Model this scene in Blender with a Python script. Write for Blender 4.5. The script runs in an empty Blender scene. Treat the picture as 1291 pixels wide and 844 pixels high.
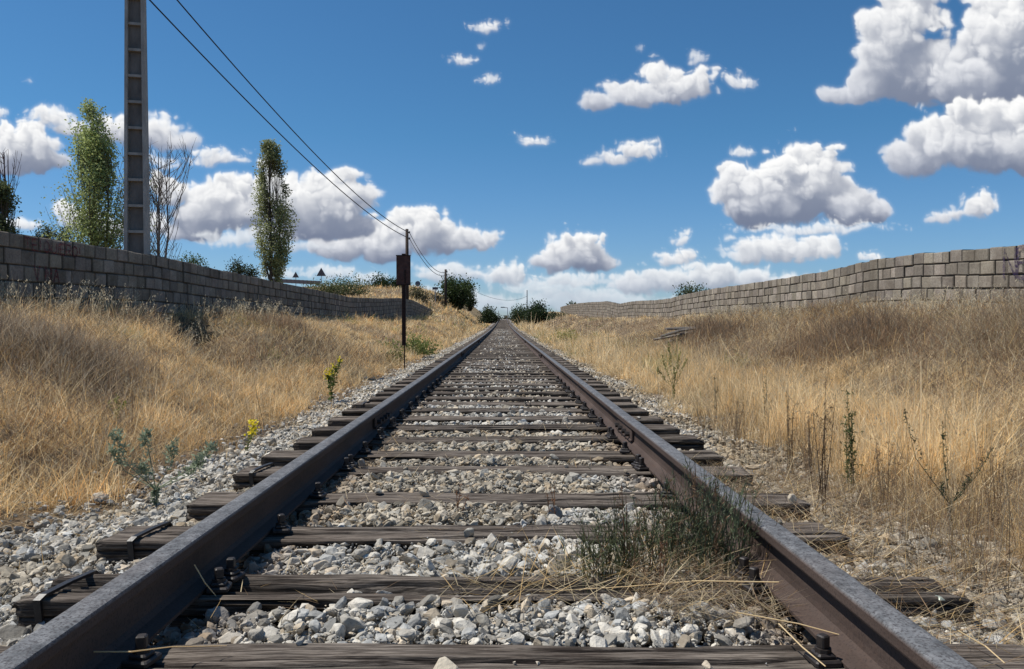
import bpy, bmesh, math, random
import numpy as np
from mathutils import Vector
random.seed(7)
rng = np.random.default_rng(11)
R = math.radians
scene = bpy.context.scene
col = scene.collection
F = 1022.0; CX = 0.046; CZ = 0.774; HX = 634.0; HY = 406.6

def P(px, py, Y):
    return (CX + (px-HX)/F*Y, Y, CZ + (HY-py)/F*Y)

# ------------------------------------------------------------------ helpers
def tag(o, label=None, cat=None, group=None, kind=None):
    if label: o['label'] = label
    if cat: o['category'] = cat
    if group: o['group'] = group
    if kind: o['kind'] = kind
    return o

def empty(name, loc=(0,0,0), label=None, cat=None, group=None):
    o = bpy.data.objects.new(name, None); col.objects.link(o)
    o.location = loc; o.empty_display_size = 0.1
    return tag(o, label, cat, group)

def np_mesh(name, V, polys, mat, colors=None, parent=None, smooth=False, link=True):
    """polys: list of (M,k) int arrays"""
    me = bpy.data.meshes.new(name)
    V = np.ascontiguousarray(V, dtype=np.float32)
    me.vertices.add(len(V)); me.vertices.foreach_set('co', V.ravel())
    loops = np.concatenate([p.ravel() for p in polys]).astype(np.int32)
    tot = np.concatenate([np.full(len(p), p.shape[1], dtype=np.int32) for p in polys])
    start = np.concatenate([[0], np.cumsum(tot)[:-1]]).astype(np.int32)
    me.loops.add(len(loops)); me.loops.foreach_set('vertex_index', loops)
    me.polygons.add(len(tot)); me.polygons.foreach_set('loop_start', start)
    me.polygons.foreach_set('loop_total', tot)
    me.polygons.foreach_set('use_smooth', np.full(len(tot), smooth, dtype=bool))
    me.update(calc_edges=True); me.validate()
    if colors is not None:
        a = me.color_attributes.new('tint', 'FLOAT_COLOR', 'POINT')
        c = np.ones((len(V), 4), dtype=np.float32); c[:, :colors.shape[1]] = colors
        a.data.foreach_set('color', c.ravel())
    if mat: me.materials.append(mat)
    if not link: return me
    o = bpy.data.objects.new(name, me); col.objects.link(o)
    if parent: o.parent = parent
    return o

class MB:
    def __init__(s): s.v = []; s.f = []; s.c = []
    def add(s, vs, fs, c=(1,1,1)):
        n = len(s.v); s.v += [tuple(v) for v in vs]; s.f += [tuple(i+n for i in f) for f in fs]
        s.c += [tuple(c)]*len(vs)
    def box(s, c, d, rz=0, tint=(1,1,1), taper=1.0, bev=0.0):
        x, y, z = d[0]/2, d[1]/2, d[2]/2
        cr, sr = math.cos(rz), math.sin(rz)
        ring = [(-x,-y),(x,-y),(x,y),(-x,y)]
        if bev:
            ring = [(-x+bev,-y),(x-bev,-y),(x,-y+bev),(x,y-bev),(x-bev,y),(-x+bev,y),(-x,y-bev),(-x,-y+bev)]
        vs = []
        levels = [(-z,1,1),(z,taper,taper)]
        if bev: levels = [(-z,1-bev/x,1-bev/y),(-z+bev,1,1),(z-bev,taper,taper),(z,taper*(1-bev/x),taper*(1-bev/y))]
        for zz, kx, ky in levels:
            for (a, b) in ring:
                a *= kx; b *= ky
                vs.append((c[0]+a*cr-b*sr, c[1]+a*sr+b*cr, c[2]+zz))
        n = len(ring); fs = [tuple(range(n-1,-1,-1)), tuple(range(n*(len(levels)-1), n*len(levels)))]
        for l in range(len(levels)-1):
            for i in range(n):
                j = (i+1) % n
                fs.append((l*n+i, l*n+j, (l+1)*n+j, (l+1)*n+i))
        s.add(vs, fs, tint)
    def tube(s, pts, rad, n=6, tint=(1,1,1), cap=True):
        pts = [Vector(p) for p in pts]
        if not hasattr(rad, '__len__'): rad = [rad]*len(pts)
        vs = []; fs = []
        for i, p in enumerate(pts):
            d = (pts[min(i+1, len(pts)-1)] - pts[max(i-1, 0)])
            if d.length < 1e-9: d = Vector((0,0,1))
            d.normalize()
            a = Vector((0,0,1)) if abs(d.z) < .9 else Vector((1,0,0))
            u = d.cross(a).normalized(); w = d.cross(u)
            for k in range(n):
                t = 2*math.pi*k/n
                vs.append(p + (u*math.cos(t)+w*math.sin(t))*rad[i])
        for i in range(len(pts)-1):
            for k in range(n):
                j = (k+1) % n
                fs.append((i*n+k, i*n+j, (i+1)*n+j, (i+1)*n+k))
        if cap:
            fs.append(tuple(range(n-1,-1,-1))); fs.append(tuple(range(n*(len(pts)-1), n*len(pts))))
        s.add(vs, fs, tint)
    def leaf(s, p, d, ln, wd, tint=(1,1,1), up=None, bend=.15):
        p = Vector(p); d = Vector(d).normalized()
        up = Vector(up) if up else Vector((random.uniform(-1,1), random.uniform(-1,1), random.uniform(-1,1)))
        sd = d.cross(up)
        if sd.length < 1e-4: sd = d.cross(Vector((1,0,.3)))
        sd.normalize(); nn = sd.cross(d)
        m = p + d*ln*.45 + nn*ln*bend
        s.add([p, m+sd*wd/2, p+d*ln, m-sd*wd/2], [(0,1,2,3)], tint)
    def build(s, name, mat, parent=None, smooth=False):
        me = bpy.data.meshes.new(name); me.from_pydata(s.v, [], s.f); me.update()
        a = me.color_attributes.new('tint', 'FLOAT_COLOR', 'POINT')
        a.data.foreach_set('color', np.array([c+(1,) for c in s.c], dtype=np.float32).ravel())
        if smooth:
            me.polygons.foreach_set('use_smooth', np.ones(len(me.polygons), dtype=bool))
        me.materials.append(mat)
        o = bpy.data.objects.new(name, me); col.objects.link(o)
        if parent: o.parent = parent
        return o

def vnoise(x, y, seed=0):
    """2D value noise 0..1"""
    xi = np.floor(x).astype(np.int64); yi = np.floor(y).astype(np.int64)
    fx = x-xi; fy = y-yi; fx = fx*fx*(3-2*fx); fy = fy*fy*(3-2*fy)
    def h(a, b):
        n = (a*374761393 + b*668265263 + seed*974711) & 0x7fffffff
        n = ((n ^ (n >> 13))*1274126177) & 0x7fffffff
        return ((n ^ (n >> 16)) & 0xffff)/65535.0
    return (h(xi,yi)*(1-fx)+h(xi+1,yi)*fx)*(1-fy) + (h(xi,yi+1)*(1-fx)+h(xi+1,yi+1)*fx)*fy
def fbm(x, y, o=3, seed=0):
    t = 0; a = .5
    for k in range(o):
        t = t + a*vnoise(x*2**k+17*k, y*2**k+5*k, seed+k); a *= .5
    return t/(1-.5**o)
def sst(t): t = np.clip(t, 0, 1); return t*t*(3-2*t)

# ------------------------------------------------------------------ materials
def new_mat(name):
    m = bpy.data.materials.new(name); m.use_nodes = True
    nt = m.node_tree; b = nt.nodes['Principled BSDF']
    b.inputs['Specular IOR Level'].default_value = .2
    return m, nt, b
def N(nt, typ, **kw):
    n = nt.nodes.new(typ)
    for k, v in kw.items():
        if k in n.inputs: n.inputs[k].default_value = v
        else: setattr(n, k, v)
    return n
def mixc(nt, fac, a, b, blend='MIX'):
    n = nt.nodes.new('ShaderNodeMix'); n.data_type = 'RGBA'; n.blend_type = blend
    for i, v in ((0, fac), (6, a), (7, b)):
        if hasattr(v, 'links') or hasattr(v, 'is_output'): nt.links.new(v, n.inputs[i])
        else: n.inputs[i].default_value = v if not isinstance(v, tuple) else (v+(1,))[:4]
    return n.outputs[2]
def ramp(nt, src, stops):
    r = nt.nodes.new('ShaderNodeValToRGB'); e = r.color_ramp.elements
    while len(e) < len(stops): e.new(.5)
    for i, (p, c) in enumerate(stops):
        e[i].position = p; e[i].color = (c, c, c, 1) if not isinstance(c, tuple) else c+(1,)
    nt.links.new(src, r.inputs[0]); return r.outputs[0]
def noise(nt, scale=5, detail=4, rough=.55, coord='Object', stretch=None, dist=0):
    tc = nt.nodes.new('ShaderNodeTexCoord'); out = tc.outputs[coord]
    if stretch:
        mp = nt.nodes.new('ShaderNodeMapping'); mp.inputs['Scale'].default_value = stretch
        nt.links.new(out, mp.inputs[0]); out = mp.outputs[0]
    n = nt.nodes.new('ShaderNodeTexNoise'); n.inputs['Scale'].default_value = scale
    n.inputs['Detail'].default_value = detail; n.inputs['Roughness'].default_value = rough
    n.inputs['Distortion'].default_value = dist
    nt.links.new(out, n.inputs['Vector']); return n.outputs[0]
def bump(nt, b, src, strength=.4, dist=.01):
    n = nt.nodes.new('ShaderNodeBump'); n.inputs['Strength'].default_value = strength
    n.inputs['Distance'].default_value = dist
    nt.links.new(src, n.inputs['Height']); nt.links.new(n.outputs[0], b.inputs['Normal'])
def attr(nt):
    a = nt.nodes.new('ShaderNodeVertexColor'); a.layer_name = 'tint'; return a
def simple(name, c1, c2, scale=8, rough=.8, tint=False, stretch=None, bmp=.3, bd=.005, metallic=0, detail=5, spec=.2):
    m, nt, b = new_mat(name)
    n = noise(nt, scale, detail, .6, stretch=stretch)
    c = mixc(nt, ramp(nt, n, [(.32, 0.0), (.68, 1.0)]), c1, c2)
    if tint: c = mixc(nt, 1.0, c, attr(nt).outputs[0], 'MULTIPLY')
    nt.links.new(c, b.inputs['Base Color'])
    b.inputs['Roughness'].default_value = rough; b.inputs['Metallic'].default_value = metallic
    b.inputs['Specular IOR Level'].default_value = spec
    if bmp: bump(nt, b, n, bmp, bd)
    return m
def leafmat(name, trans=.35, rough=.6):
    """colour straight from the tint attribute, diffuse + translucent"""
    m, nt, b = new_mat(name)
    a = attr(nt); b.inputs['Roughness'].default_value = rough
    nt.links.new(a.outputs[0], b.inputs['Base Color'])
    t = nt.nodes.new('ShaderNodeBsdfTranslucent'); nt.links.new(a.outputs[0], t.inputs[0])
    mx = nt.nodes.new('ShaderNodeMixShader'); mx.inputs[0].default_value = trans
    nt.links.new(b.outputs[0], mx.inputs[1]); nt.links.new(t.outputs[0], mx.inputs[2])
    nt.links.new(mx.outputs[0], nt.nodes['Material Output'].inputs[0])
    return m

M = {}
M['grass'] = leafmat('dry_grass', .45)
M['leaf'] = leafmat('foliage', .42, .5)
M['plain'] = simple('painted', (.9,.9,.9), (1,1,1), 20, .6, tint=True, bmp=.1)
M['bark'] = simple('bark', (.10,.08,.06), (.22,.19,.15), 14, .9, stretch=(1,1,.2))
M['blade_metal'] = simple('dark_iron', (.012,.010,.010), (.035,.026,.022), 60, .55, spec=.5, bmp=.3, bd=.002)
M['strap'] = simple('strap_iron', (.012,.011,.012), (.03,.028,.028), 50, .45, spec=.5)
M['pole_wood'] = simple('creosoted_pole', (.035,.025,.02), (.07,.05,.04), 20, .85, stretch=(1,1,.1))
M['wire'] = simple('cable_rubber', (.012,.012,.014), (.02,.02,.02), 10, .6, bmp=0)
M['concrete'] = simple('pole_concrete', (.27,.25,.225), (.43,.40,.36), 9, .9, tint=True, bmp=.4, stretch=(1,1,.4))
M['rust'] = simple('rusty_sheet', (.06,.030,.024), (.125,.062,.048), 11, .7, bmp=.25)
M['rustpost'] = simple('rusty_post', (.018,.011,.010), (.05,.025,.018), 25, .7, bmp=.25)

# rail steel: dull polished crown, brown rust on flanks
def rail_mat():
    m, nt, b = new_mat('rail_steel')
    g = nt.nodes.new('ShaderNodeNewGeometry'); sx = nt.nodes.new('ShaderNodeSeparateXYZ')
    tc = nt.nodes.new('ShaderNodeTexCoord'); so = nt.nodes.new('ShaderNodeSeparateXYZ')
    nt.links.new(g.outputs['Normal'], sx.inputs[0]); nt.links.new(tc.outputs['Object'], so.inputs[0])
    n1 = noise(nt, 22, 6, .65); n2 = noise(nt, 6, 5, .6, stretch=(1,.25,1)); n3 = noise(nt, 160, 3, .6)
    a = attr(nt)   # tint.r = 1 on the running surface
    side = mixc(nt, ramp(nt, n2, [(.3,0.0),(.7,1.0)]), (.046,.032,.026), (.098,.070,.058))
    side = mixc(nt, ramp(nt, n1, [(.45,0.0),(.75,.6)]), side, (.085,.055,.042))
    top = mixc(nt, ramp(nt, n1, [(.35,0.0),(.7,1.0)]), (.095,.098,.10), (.23,.23,.232))
    top = mixc(nt, ramp(nt, n2, [(.56,0.0),(.8,.55)]), top, (.12,.09,.075))
    top = mixc(nt, ramp(nt, n3, [(.45,0.0),(.62,.6)]), top, (.06,.055,.055))
    c = mixc(nt, a.outputs[0], side, top)
    nt.links.new(c, b.inputs['Base Color'])
    b.inputs['Specular IOR Level'].default_value = .22
    r = nt.nodes.new('ShaderNodeMapRange'); r.inputs['To Min'].default_value = .75; r.inputs['To Max'].default_value = .6
    sep = nt.nodes.new('ShaderNodeSeparateColor'); nt.links.new(a.outputs[0], sep.inputs[0])
    nt.links.new(sep.outputs[0], r.inputs['Value']); nt.links.new(r.outputs[0], b.inputs['Roughness'])
    c2 = mixc(nt, ramp(nt, n3, [(.52,0.0),(.66,.55)]), c, (.028,.020,.018)); nt.links.new(c2, b.inputs['Base Color'])
    ad = nt.nodes.new('ShaderNodeMath'); ad.operation = 'ADD'; nt.links.new(n1, ad.inputs[0]); nt.links.new(n3, ad.inputs[1])
    bump(nt, b, ad.outputs[0], .45, .003)
    return m
M['rail'] = rail_mat()

def sleeper_mat():
    m, nt, b = new_mat('weathered_timber')
    w = noise(nt, 1.0, 8, .75, stretch=(2.6, 60, 70), dist=.5)
    w2 = noise(nt, 1.0, 6, .6, stretch=(7, 180, 180), dist=.2)
    p = noise(nt, 2.6, 4, .6)
    inf = nt.nodes.new('ShaderNodeObjectInfo')
    c = mixc(nt, ramp(nt, w, [(.33,0.0),(.66,1.0)]), (.085,.070,.059), (.36,.315,.27))
    c = mixc(nt, ramp(nt, w2, [(.42,.85),(.56,0.0)]), c, (.026,.02,.016))
    c = mixc(nt, ramp(nt, p, [(.35,.4),(.65,0.0)]), c, (.055,.037,.028))
    # per sleeper variation
    mr = nt.nodes.new('ShaderNodeMapRange'); mr.inputs['To Min'].default_value = .7; mr.inputs['To Max'].default_value = 1.2
    nt.links.new(inf.outputs['Random'], mr.inputs[0])
    hs = nt.nodes.new('ShaderNodeHueSaturation'); nt.links.new(mr.outputs[0], hs.inputs['Value']); nt.links.new(c, hs.inputs['Color'])
    c = mixc(nt, 1.0, hs.outputs[0], attr(nt).outputs[0], 'MULTIPLY')
    nt.links.new(c, b.inputs['Base Color']); b.inputs['Roughness'].default_value = .88
    ad = nt.nodes.new('ShaderNodeMath'); ad.operation = 'ADD'
    nt.links.new(w, ad.inputs[0]); nt.links.new(w2, ad.inputs[1])
    bump(nt, b, ad.outputs[0], .9, .006)
    return m
M['sleeper'] = sleeper_mat()

def stone_mat():
    m, nt, b = new_mat('limestone_ballast')
    n = noise(nt, 38, 6, .65); n2 = noise(nt, 130, 4, .6)
    c = mixc(nt, ramp(nt, n, [(.3,.0),(.7,1.0)]), (.62,.60,.57), (1.0,.99,.96))
    c = mixc(nt, 1.0, c, attr(nt).outputs[0], 'MULTIPLY')
    c = mixc(nt, ramp(nt, n2, [(.56,0.0),(.72,.35)]), c, (.12,.10,.08))
    nt.links.new(c, b.inputs['Base Color']); b.inputs['Roughness'].default_value = .9
    bump(nt, b, n, .8, .010)
    return m
M['stone'] = stone_mat()

def ground_mat():
    m, nt, b = new_mat('soil_and_straw')
    a = attr(nt); n = noise(nt, 3.0, 8, .7); n2 = noise(nt, 26, 6, .7)
    v = nt.nodes.new('ShaderNodeTexVoronoi'); v.inputs['Scale'].default_value = 24
    tc = nt.nodes.new('ShaderNodeTexCoord'); nt.links.new(tc.outputs['Object'], v.inputs['Vector'])
    soil = mixc(nt, ramp(nt, n, [(.3,0.0),(.7,1.0)]), (.13,.09,.055), (.30,.215,.125))
    soil = mixc(nt, ramp(nt, n2, [(.4,.6),(.6,0.0)]), soil, (.07,.05,.035))
    sc = nt.nodes.new('ShaderNodeSeparateColor'); nt.links.new(v.outputs['Color'], sc.inputs[0])
    st = mixc(nt, sc.outputs[0], (.20,.175,.15), (.60,.57,.53))
    st = mixc(nt, ramp(nt, v.outputs['Distance'], [(.25,0.0),(.6,.85)]), st, (.06,.05,.045))
    sp = nt.nodes.new('ShaderNodeSeparateColor'); nt.links.new(a.outputs[0], sp.inputs[0])
    c = mixc(nt, sp.outputs[0], soil, st)
    c = mixc(nt, sp.outputs[1], c, (.34,.25,.13))    # far fields
    nt.links.new(c, b.inputs['Base Color']); b.inputs['Roughness'].default_value = 1
    bump(nt, b, n2, .8, .03)
    return m
M['ground'] = ground_mat()

def block_mat():
    m, nt, b = new_mat('concrete_block')
    n = noise(nt, 3.2, 7, .7); n2 = noise(nt, 34, 5, .7); st = noise(nt, 1.0, 5, .6, stretch=(2,2.0,.7))
    c = mixc(nt, ramp(nt, n, [(.3,0.0),(.7,1.0)]), (.175,.15,.125), (.34,.305,.26))
    c = mixc(nt, ramp(nt, n2, [(.35,.55),(.55,0.0)]), c, (.11,.09,.075))
    c = mixc(nt, ramp(nt, st, [(.50,0.0),(.75,.55)]), c, (.12,.098,.08))
    c = mixc(nt, 1.0, c, attr(nt).outputs[0], 'MULTIPLY')
    nt.links.new(c, b.inputs['Base Color']); b.inputs['Roughness'].default_value = .95
    bump(nt, b, n2, .6, .008)
    return m
M['block'] = block_mat()

# ------------------------------------------------------------------ terrain
def rise(y):
    y = np.asarray(y, dtype=float)
    a = .7*(np.clip(y-25, 0, 175)/114)**2
    return a*(1-sst((y-205)/150)*1.0)
LX = [0,1.30,1.9,2.4,3.2,4.2,5.0,5.9,8,30,3000]; LZ = [-.13,-.14,-.21,-.16,.10,.48,.70,.83,.92,1.1,1.1]
RX = [0,1.30,1.9,2.5,3.4,4.4,5.4,6.3,7.1,9,30,3000]; RZ = [-.13,-.14,-.20,-.13,.03,.36,.70,.84,.88,.92,.8,.8]
G0 = np.array([-5.5,14.0]); G1 = np.array([-3.45,10.5])
def gully(x, y):
    d = G1-G0; t = np.clip(((x-G0[0])*d[0]+(y-G0[1])*d[1])/(d@d), 0, 1)
    dx = x-(G0[0]+t*d[0]); dy = y-(G0[1]+t*d[1])
    return np.exp(-(dx*dx+dy*dy)/(.40**2))
def terrain(x, y):
    x = np.asarray(x, dtype=float); y = np.asarray(y, dtype=float)
    z = np.where(x < 0, np.interp(-x, LX, LZ), np.interp(x, RX, RZ))
    off = sst((np.abs(x)-1.7)/1.0)
    z = z + off*((fbm(x*.9, y*.9, 3, 3)-.5)*.20 + (fbm(x*3.1, y*3.1, 2, 8)-.5)*.09)
    z = z + rise(y)
    z = z + 3.7*sst((y-48)/52)*sst((-x-3.0)/8)*(1-sst((y-230)/100))
    z = z + .8*sst((y-55)/60)*sst((x-3.5)/4)*(1-sst((y-230)/100))
    z = z + np.where(x > 3, 1, .5)*sst((np.abs(x)-3.0)/.8)*(fbm(x*1.9+5, y*1.7, 2, 19)-.5)*.26
    z = z - .55*gully(x, y)
    return z

def build_ground():
    xs = np.concatenate([-np.geomspace(9, 3000, 40)[::-1], np.arange(-8.9, 8.95, .1), np.geomspace(9, 3000, 40)])
    ys = np.concatenate([[-60,-20,-5,-2,0], np.arange(1, 20, .12), np.geomspace(20, 3500, 150)])
    X, Y = np.meshgrid(xs, ys); Z = terrain(X, Y)
    V = np.stack([X, Y, Z], -1).reshape(-1, 3)
    ny, nx = X.shape
    i = np.arange((ny-1)*nx).reshape(ny-1, nx)[:, :-1].ravel()
    Q = np.stack([i, i+1, i+nx+1, i+nx], -1)
    edge = 1.95 + (fbm(Y*.8, X*.3, 2, 5)-.5)*.5
    st = 1-sst((np.abs(X)-edge+.1)/.25)
    far = sst((Y-60)/80)
    C = np.stack([st, far*(1-st)*.6, st*0], -1).reshape(-1, 3)
    o = np_mesh('ground', V, [Q], M['ground'], C, smooth=True)
    tag(o, kind='structure')
build_ground()

# ------------------------------------------------------------------ sleepers
SL_L = 2.68; SL_W = .23
backs = [1.95, 2.486, 3.12, 3.70, 4.39, 4.92, 5.52]
sl_y = [b-SL_W/2 for b in backs]
while len(sl_y) < 300: sl_y.append(sl_y[-1] + .6 + random.uniform(-.035, .035))
sl_y = np.array(sl_y)

def sleeper_mesh(seed, nx=110, hi=True, split=False, H=.17):
    r = np.random.default_rng(seed)
    W = SL_W; hb = .012
    ntop = 56 if hi else 12; ns = 22 if hi else 4
    # perimeter (y,z,normal) : front bottom -> front top -> back top -> back bottom
    per = []
    for k in range(ns): t = k/(ns-1); per.append((-W/2, -H+t*(H-hb), -1, 0))
    per.append((-W/2+hb*.3, -hb*.3, -.7, .7))
    for k in range(ntop): t = k/(ntop-1); per.append((-W/2+hb+t*(W-2*hb), 0, 0, 1))
    per.append((W/2-hb*.3, -hb*.3, .7, .7))
    for k in range(ns): t = k/(ns-1); per.append((W/2, -hb-t*(H-hb), 1, 0))
    per = np.array(per); K = len(per)
    s = np.cumsum(np.r_[0, np.hypot(np.diff(per[:,0]), np.diff(per[:,1]))])
    x = np.linspace(-SL_L/2, SL_L/2, nx)
    Xg, S = np.meshgrid(x, s, indexing='ij')
    D = (fbm(Xg*1.3+seed*7, S*38, 3, seed)-.5)*.012 + (fbm(Xg*2.5+seed*3, S*9, 2, seed+4)-.5)*.014
    dark = np.ones_like(D)
    nc = 38 if hi else 7
    for _ in range(nc):
        s0 = r.uniform(0, s[-1]); x0 = r.uniform(-SL_L/2, SL_L/2); ln = r.uniform(.25, 1.1)
        wd = r.uniform(.0025, .0085) if hi else .02; dp = r.uniform(.012, .03) if hi else .008
        line = s0 + (vnoise(x*2.1+r.uniform(0,99), x*0, seed)-.5)*.03
        fall = sst(1.2-np.abs(x-x0)/ln)
        g = np.exp(-((S-line[:,None])/wd)**2)*fall[:,None]
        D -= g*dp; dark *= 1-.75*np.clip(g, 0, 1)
    if split:
        mid = s[len(s)//2]-.01
        line = mid + (vnoise(x*1.6+3, x*0, 5)-.5)*.05
        wd = .020+.010*vnoise(x*3, x*0+2, 9)
        g = np.exp(-((S-line[:,None])/wd[:,None])**4)
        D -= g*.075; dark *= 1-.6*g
        D -= np.exp(-((S-line[:,None]-.05)/.012)**2)*.018
    e = (r.random(K)-.5)*.012 + (fbm(s*14, s*0, 2, seed+9)-.5)*.03
    XX = Xg + (Xg/(SL_L/2))**15*e[None,:]
    # worn, rounded ends
    endw = np.clip((np.abs(Xg)/(SL_L/2)-.975)/.025, 0, 1)**2
    D -= endw*.010
    Yg = per[None,:,0] + D*per[None,:,2]; Zg = per[None,:,1] + D*per[None,:,3]
    Zg = Zg + (vnoise(x*1.1+seed, x*0, 4)-.5)[:,None]*.012
    V = np.stack([XX, Yg, Zg], -1).reshape(-1, 3)
    i = (np.arange(nx-1)[:,None]*K + np.arange(K-1)[None,:]).ravel()
    Q = np.stack([i, i+K, i+K+1, i+1], -1)
    caps = np.array([list(range(K))[::-1], [ (nx-1)*K+k for k in range(K)]])
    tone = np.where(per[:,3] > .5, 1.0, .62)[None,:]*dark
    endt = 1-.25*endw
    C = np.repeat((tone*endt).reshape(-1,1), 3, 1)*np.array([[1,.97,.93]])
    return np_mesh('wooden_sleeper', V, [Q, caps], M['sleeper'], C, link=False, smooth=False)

# fastening: clip with square headed screw
def clip_mesh():
    b = MB()
    b.box((0,0,.008), (.062,.066,.016), bev=.004)
    b.box((.0,0,.021), (.042,.044,.012), bev=.004)
    b.tube([(0,0,.024),(0,0,.036)], .019, 8)
    b.box((0,0,.050), (.023,.023,.030), rz=.35, bev=.003)
    b2 = b.build('rail_screw', M['blade_metal']); me = b2.data
    bpy.data.objects.remove(b2); return me
CLIP = clip_mesh()
def strap_mesh(x, y0, z1, seed):
    b = MB(); r = random.Random(seed); t = .0045; w = .010
    hw = SL_W/2+.004
    pts = [(x+.01,-hw,-.15),(x,-hw,-.05),(x-.004,-hw-.002,0.0),(x+.005,-hw+.012,.009),(x+.02,0,.012),(x+.035,hw-.01,.009),(x+.04,hw+.003,-.004),(x+.04,hw+.003,-.12)]
    vs = []; fs = []
    for i, p in enumerate(pts):
        p = Vector(p); q = Vector(pts[min(i+1,len(pts)-1)]) - Vector(pts[max(i-1,0)]); q.normalize()
        sd = Vector((1,0,0)); nn = q.cross(sd).normalized()
        for (a, c) in ((-w,-t),(w,-t),(w,t),(-w,t)): vs.append(p+sd*a+nn*c)
    for i in range(len(pts)-1):
        for k in range(4):
            j = (k+1)%4; fs.append((i*4+k, i*4+j, (i+1)*4+j, (i+1)*4+k))
    fs += [(0,1,2,3), (len(vs)-4,len(vs)-3,len(vs)-2,len(vs)-1)]
    b.add(vs, fs); return b

RC = .869   # rail centre line
SL_LAB = {
 0: 'nearest timber sleeper, a dark grained beam across the very foot of the photo',
 1: 'split timber sleeper with gravel in its long crack, iron strap over its left end',
 2: 'thick timber sleeper third from the camera, iron strap round its square left end',
 3: 'strapless timber sleeper, fourth from the camera, just beyond the thick strapped one',
 4: 'timber sleeper, fifth from the camera, thin iron strap bent over its left end',
 5: 'timber sleeper, sixth from the camera, with no strap on it',
 6: 'timber sleeper, seventh from the camera, just before the first rail joints',
 7: 'timber sleeper, eighth from the camera, just before the right rail joint',
}
ordn = {8:'ninth',9:'tenth',10:'eleventh',11:'twelfth',12:'thirteenth',13:'fourteenth'}
strap_on = {1:(-1.27), 2:(-1.22), 4:(-1.24), 10:(-1.25)}
variants = [sleeper_mesh(200+i, 36, False) for i in range(6)]
SG = 'weathered timber sleepers under the rails'
for i, y in enumerate(sl_y):
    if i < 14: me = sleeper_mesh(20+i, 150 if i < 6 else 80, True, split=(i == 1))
    else: me = variants[i % 6]
    zz = float(rise(y))
    lab = SL_LAB.get(i) or ('timber sleeper, %s from the camera' % ordn[i] if i in ordn else
        'weathered timber sleeper past the fourteenth, up to the rusty sign post' if y < 16 else
        'weathered timber sleeper past the rusty sign post, as far as the leaning wall' if y < 50 else
        'tiny weathered timber sleeper in the farthest stretch of the track')
    dx = random.uniform(-.03, .03); rz = random.uniform(-.012, .012)
    if i == 3: dx = .03
    if i == 2: dx = -.05
    if i < 16:
        o = empty('wooden_sleeper', (dx, y, zz), lab, 'sleeper', SG); o.rotation_euler = (0,0,rz)
        b = bpy.data.objects.new('timber', me); col.objects.link(b); b.parent = o
        for s in (-1, 1):
            two = i in (1, 4, 6, 8, 9) or i > 6
            for q in ([-.045, .055] if two else [-.01]):
                for side in ((-1, 1)):
                    c = bpy.data.objects.new('rail_screw', CLIP); col.objects.link(c); c.parent = o
                    c.location = (s*RC - dx + s*side*.098, q+(.02 if side == 1 else 0), .002); c.rotation_euler = (0,0,random.uniform(-.3,.3))
        if i in strap_on:
            strap_mesh(strap_on[i], 0, 0, i).build('strap', M['strap'], o)
    else:
        o = bpy.data.objects.new('wooden_sleeper', me); col.objects.link(o)
        o.location = (dx, y, zz); o.rotation_euler = (0, 0, rz)
        tag(o, lab, 'sleeper', SG)

# ------------------------------------------------------------------ rails
def rail(xc, s):
    # profile, z from foot 0 to head .145
    h = .150; half = [(.0625,.0),(.0625,.009),(.024,.019),(.011,.030),(.0085,.045),(.0085,.095),(.013,.106),(.034,.114),(.0365,.120),(.0365,.140),(.032,.147),(.022,.1495),(0,.150)]
    prof = half + [(-a, b) for a, b in half[:-1][::-1]]
    top = [1 if (b >= .146) else 0 for a, b in prof]
    prof = np.array(prof); K = len(prof)
    ys = np.concatenate([np.arange(.6, 30, .25), np.geomspace(30, 330, 60)])
    wob = (vnoise(ys*.22, ys*0, 31+s)-.5)*.008 + (vnoise(ys*1.1, ys*0, 41+s)-.5)*.003
    V = np.zeros((len(ys), K, 3)); V[...,0] = xc + prof[None,:,0] + wob[:,None]; V[...,1] = ys[:,None]
    V[...,2] = prof[None,:,1] + rise(ys)[:,None] + .004
    i = (np.arange(len(ys)-1)[:,None]*K + np.arange(K)[None,:]); j = (np.arange(len(ys)-1)[:,None]*K + (np.arange(K)[None,:]+1) % K)
    Q = np.stack([i.ravel(), j.ravel(), (j+K).ravel(), (i+K).ravel()], -1)
    cap = np.array([list(range(K))[::-1]])
    C = np.repeat(np.tile(np.array(top, float), len(ys))[:,None], 3, 1)
    lab = ('left-hand running rail, rusty brown side towards the middle in shade' if s < 0 else
           'right-hand running rail, passing beside the low green bush in the gravel')
    r = empty('rail', (xc, 1, 0), lab, 'rail', None)
    V[...,0] -= xc; V[...,1] -= 1
    o = np_mesh('rail_bar', V.reshape(-1,3), [Q, cap], M['rail'], C, parent=r, smooth=False)
    j0 = 5.95 if s < 0 else 5.3
    for jy in (j0, j0+12, j0+24):
        zr = float(rise(jy))+.004
        for side in (-1, 1):
            f = MB()
            f.box((side*.019, jy-1, zr+.070), (.018,.62,.072), bev=.004)
            f.box((side*.026, jy-1, zr+.036), (.022,.62,.014), bev=.003)
            fo = f.build('joint_plate', M['rail'], r)
            for q in (-.22,-.08,.08,.22):
                bb = MB(); bb.tube([(side*.027, jy-1+q, zr+.068),(side*.056, jy-1+q, zr+.068)], .017, 6)
                bb.build('bolt', M['blade_metal'], fo)
        # dark gap between rail ends
    return r
# tint for the joint plates must be 'side' -> black
_b = MB.build
def build_dark(s, name, mat, parent=None, smooth=False):
    if mat is M['rail']: s.c = [(0,0,0)]*len(s.v)
    return _b(s, name, mat, parent, smooth)
MB.build = build_dark
rail(-RC, -1); rail(RC, 1)

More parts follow.
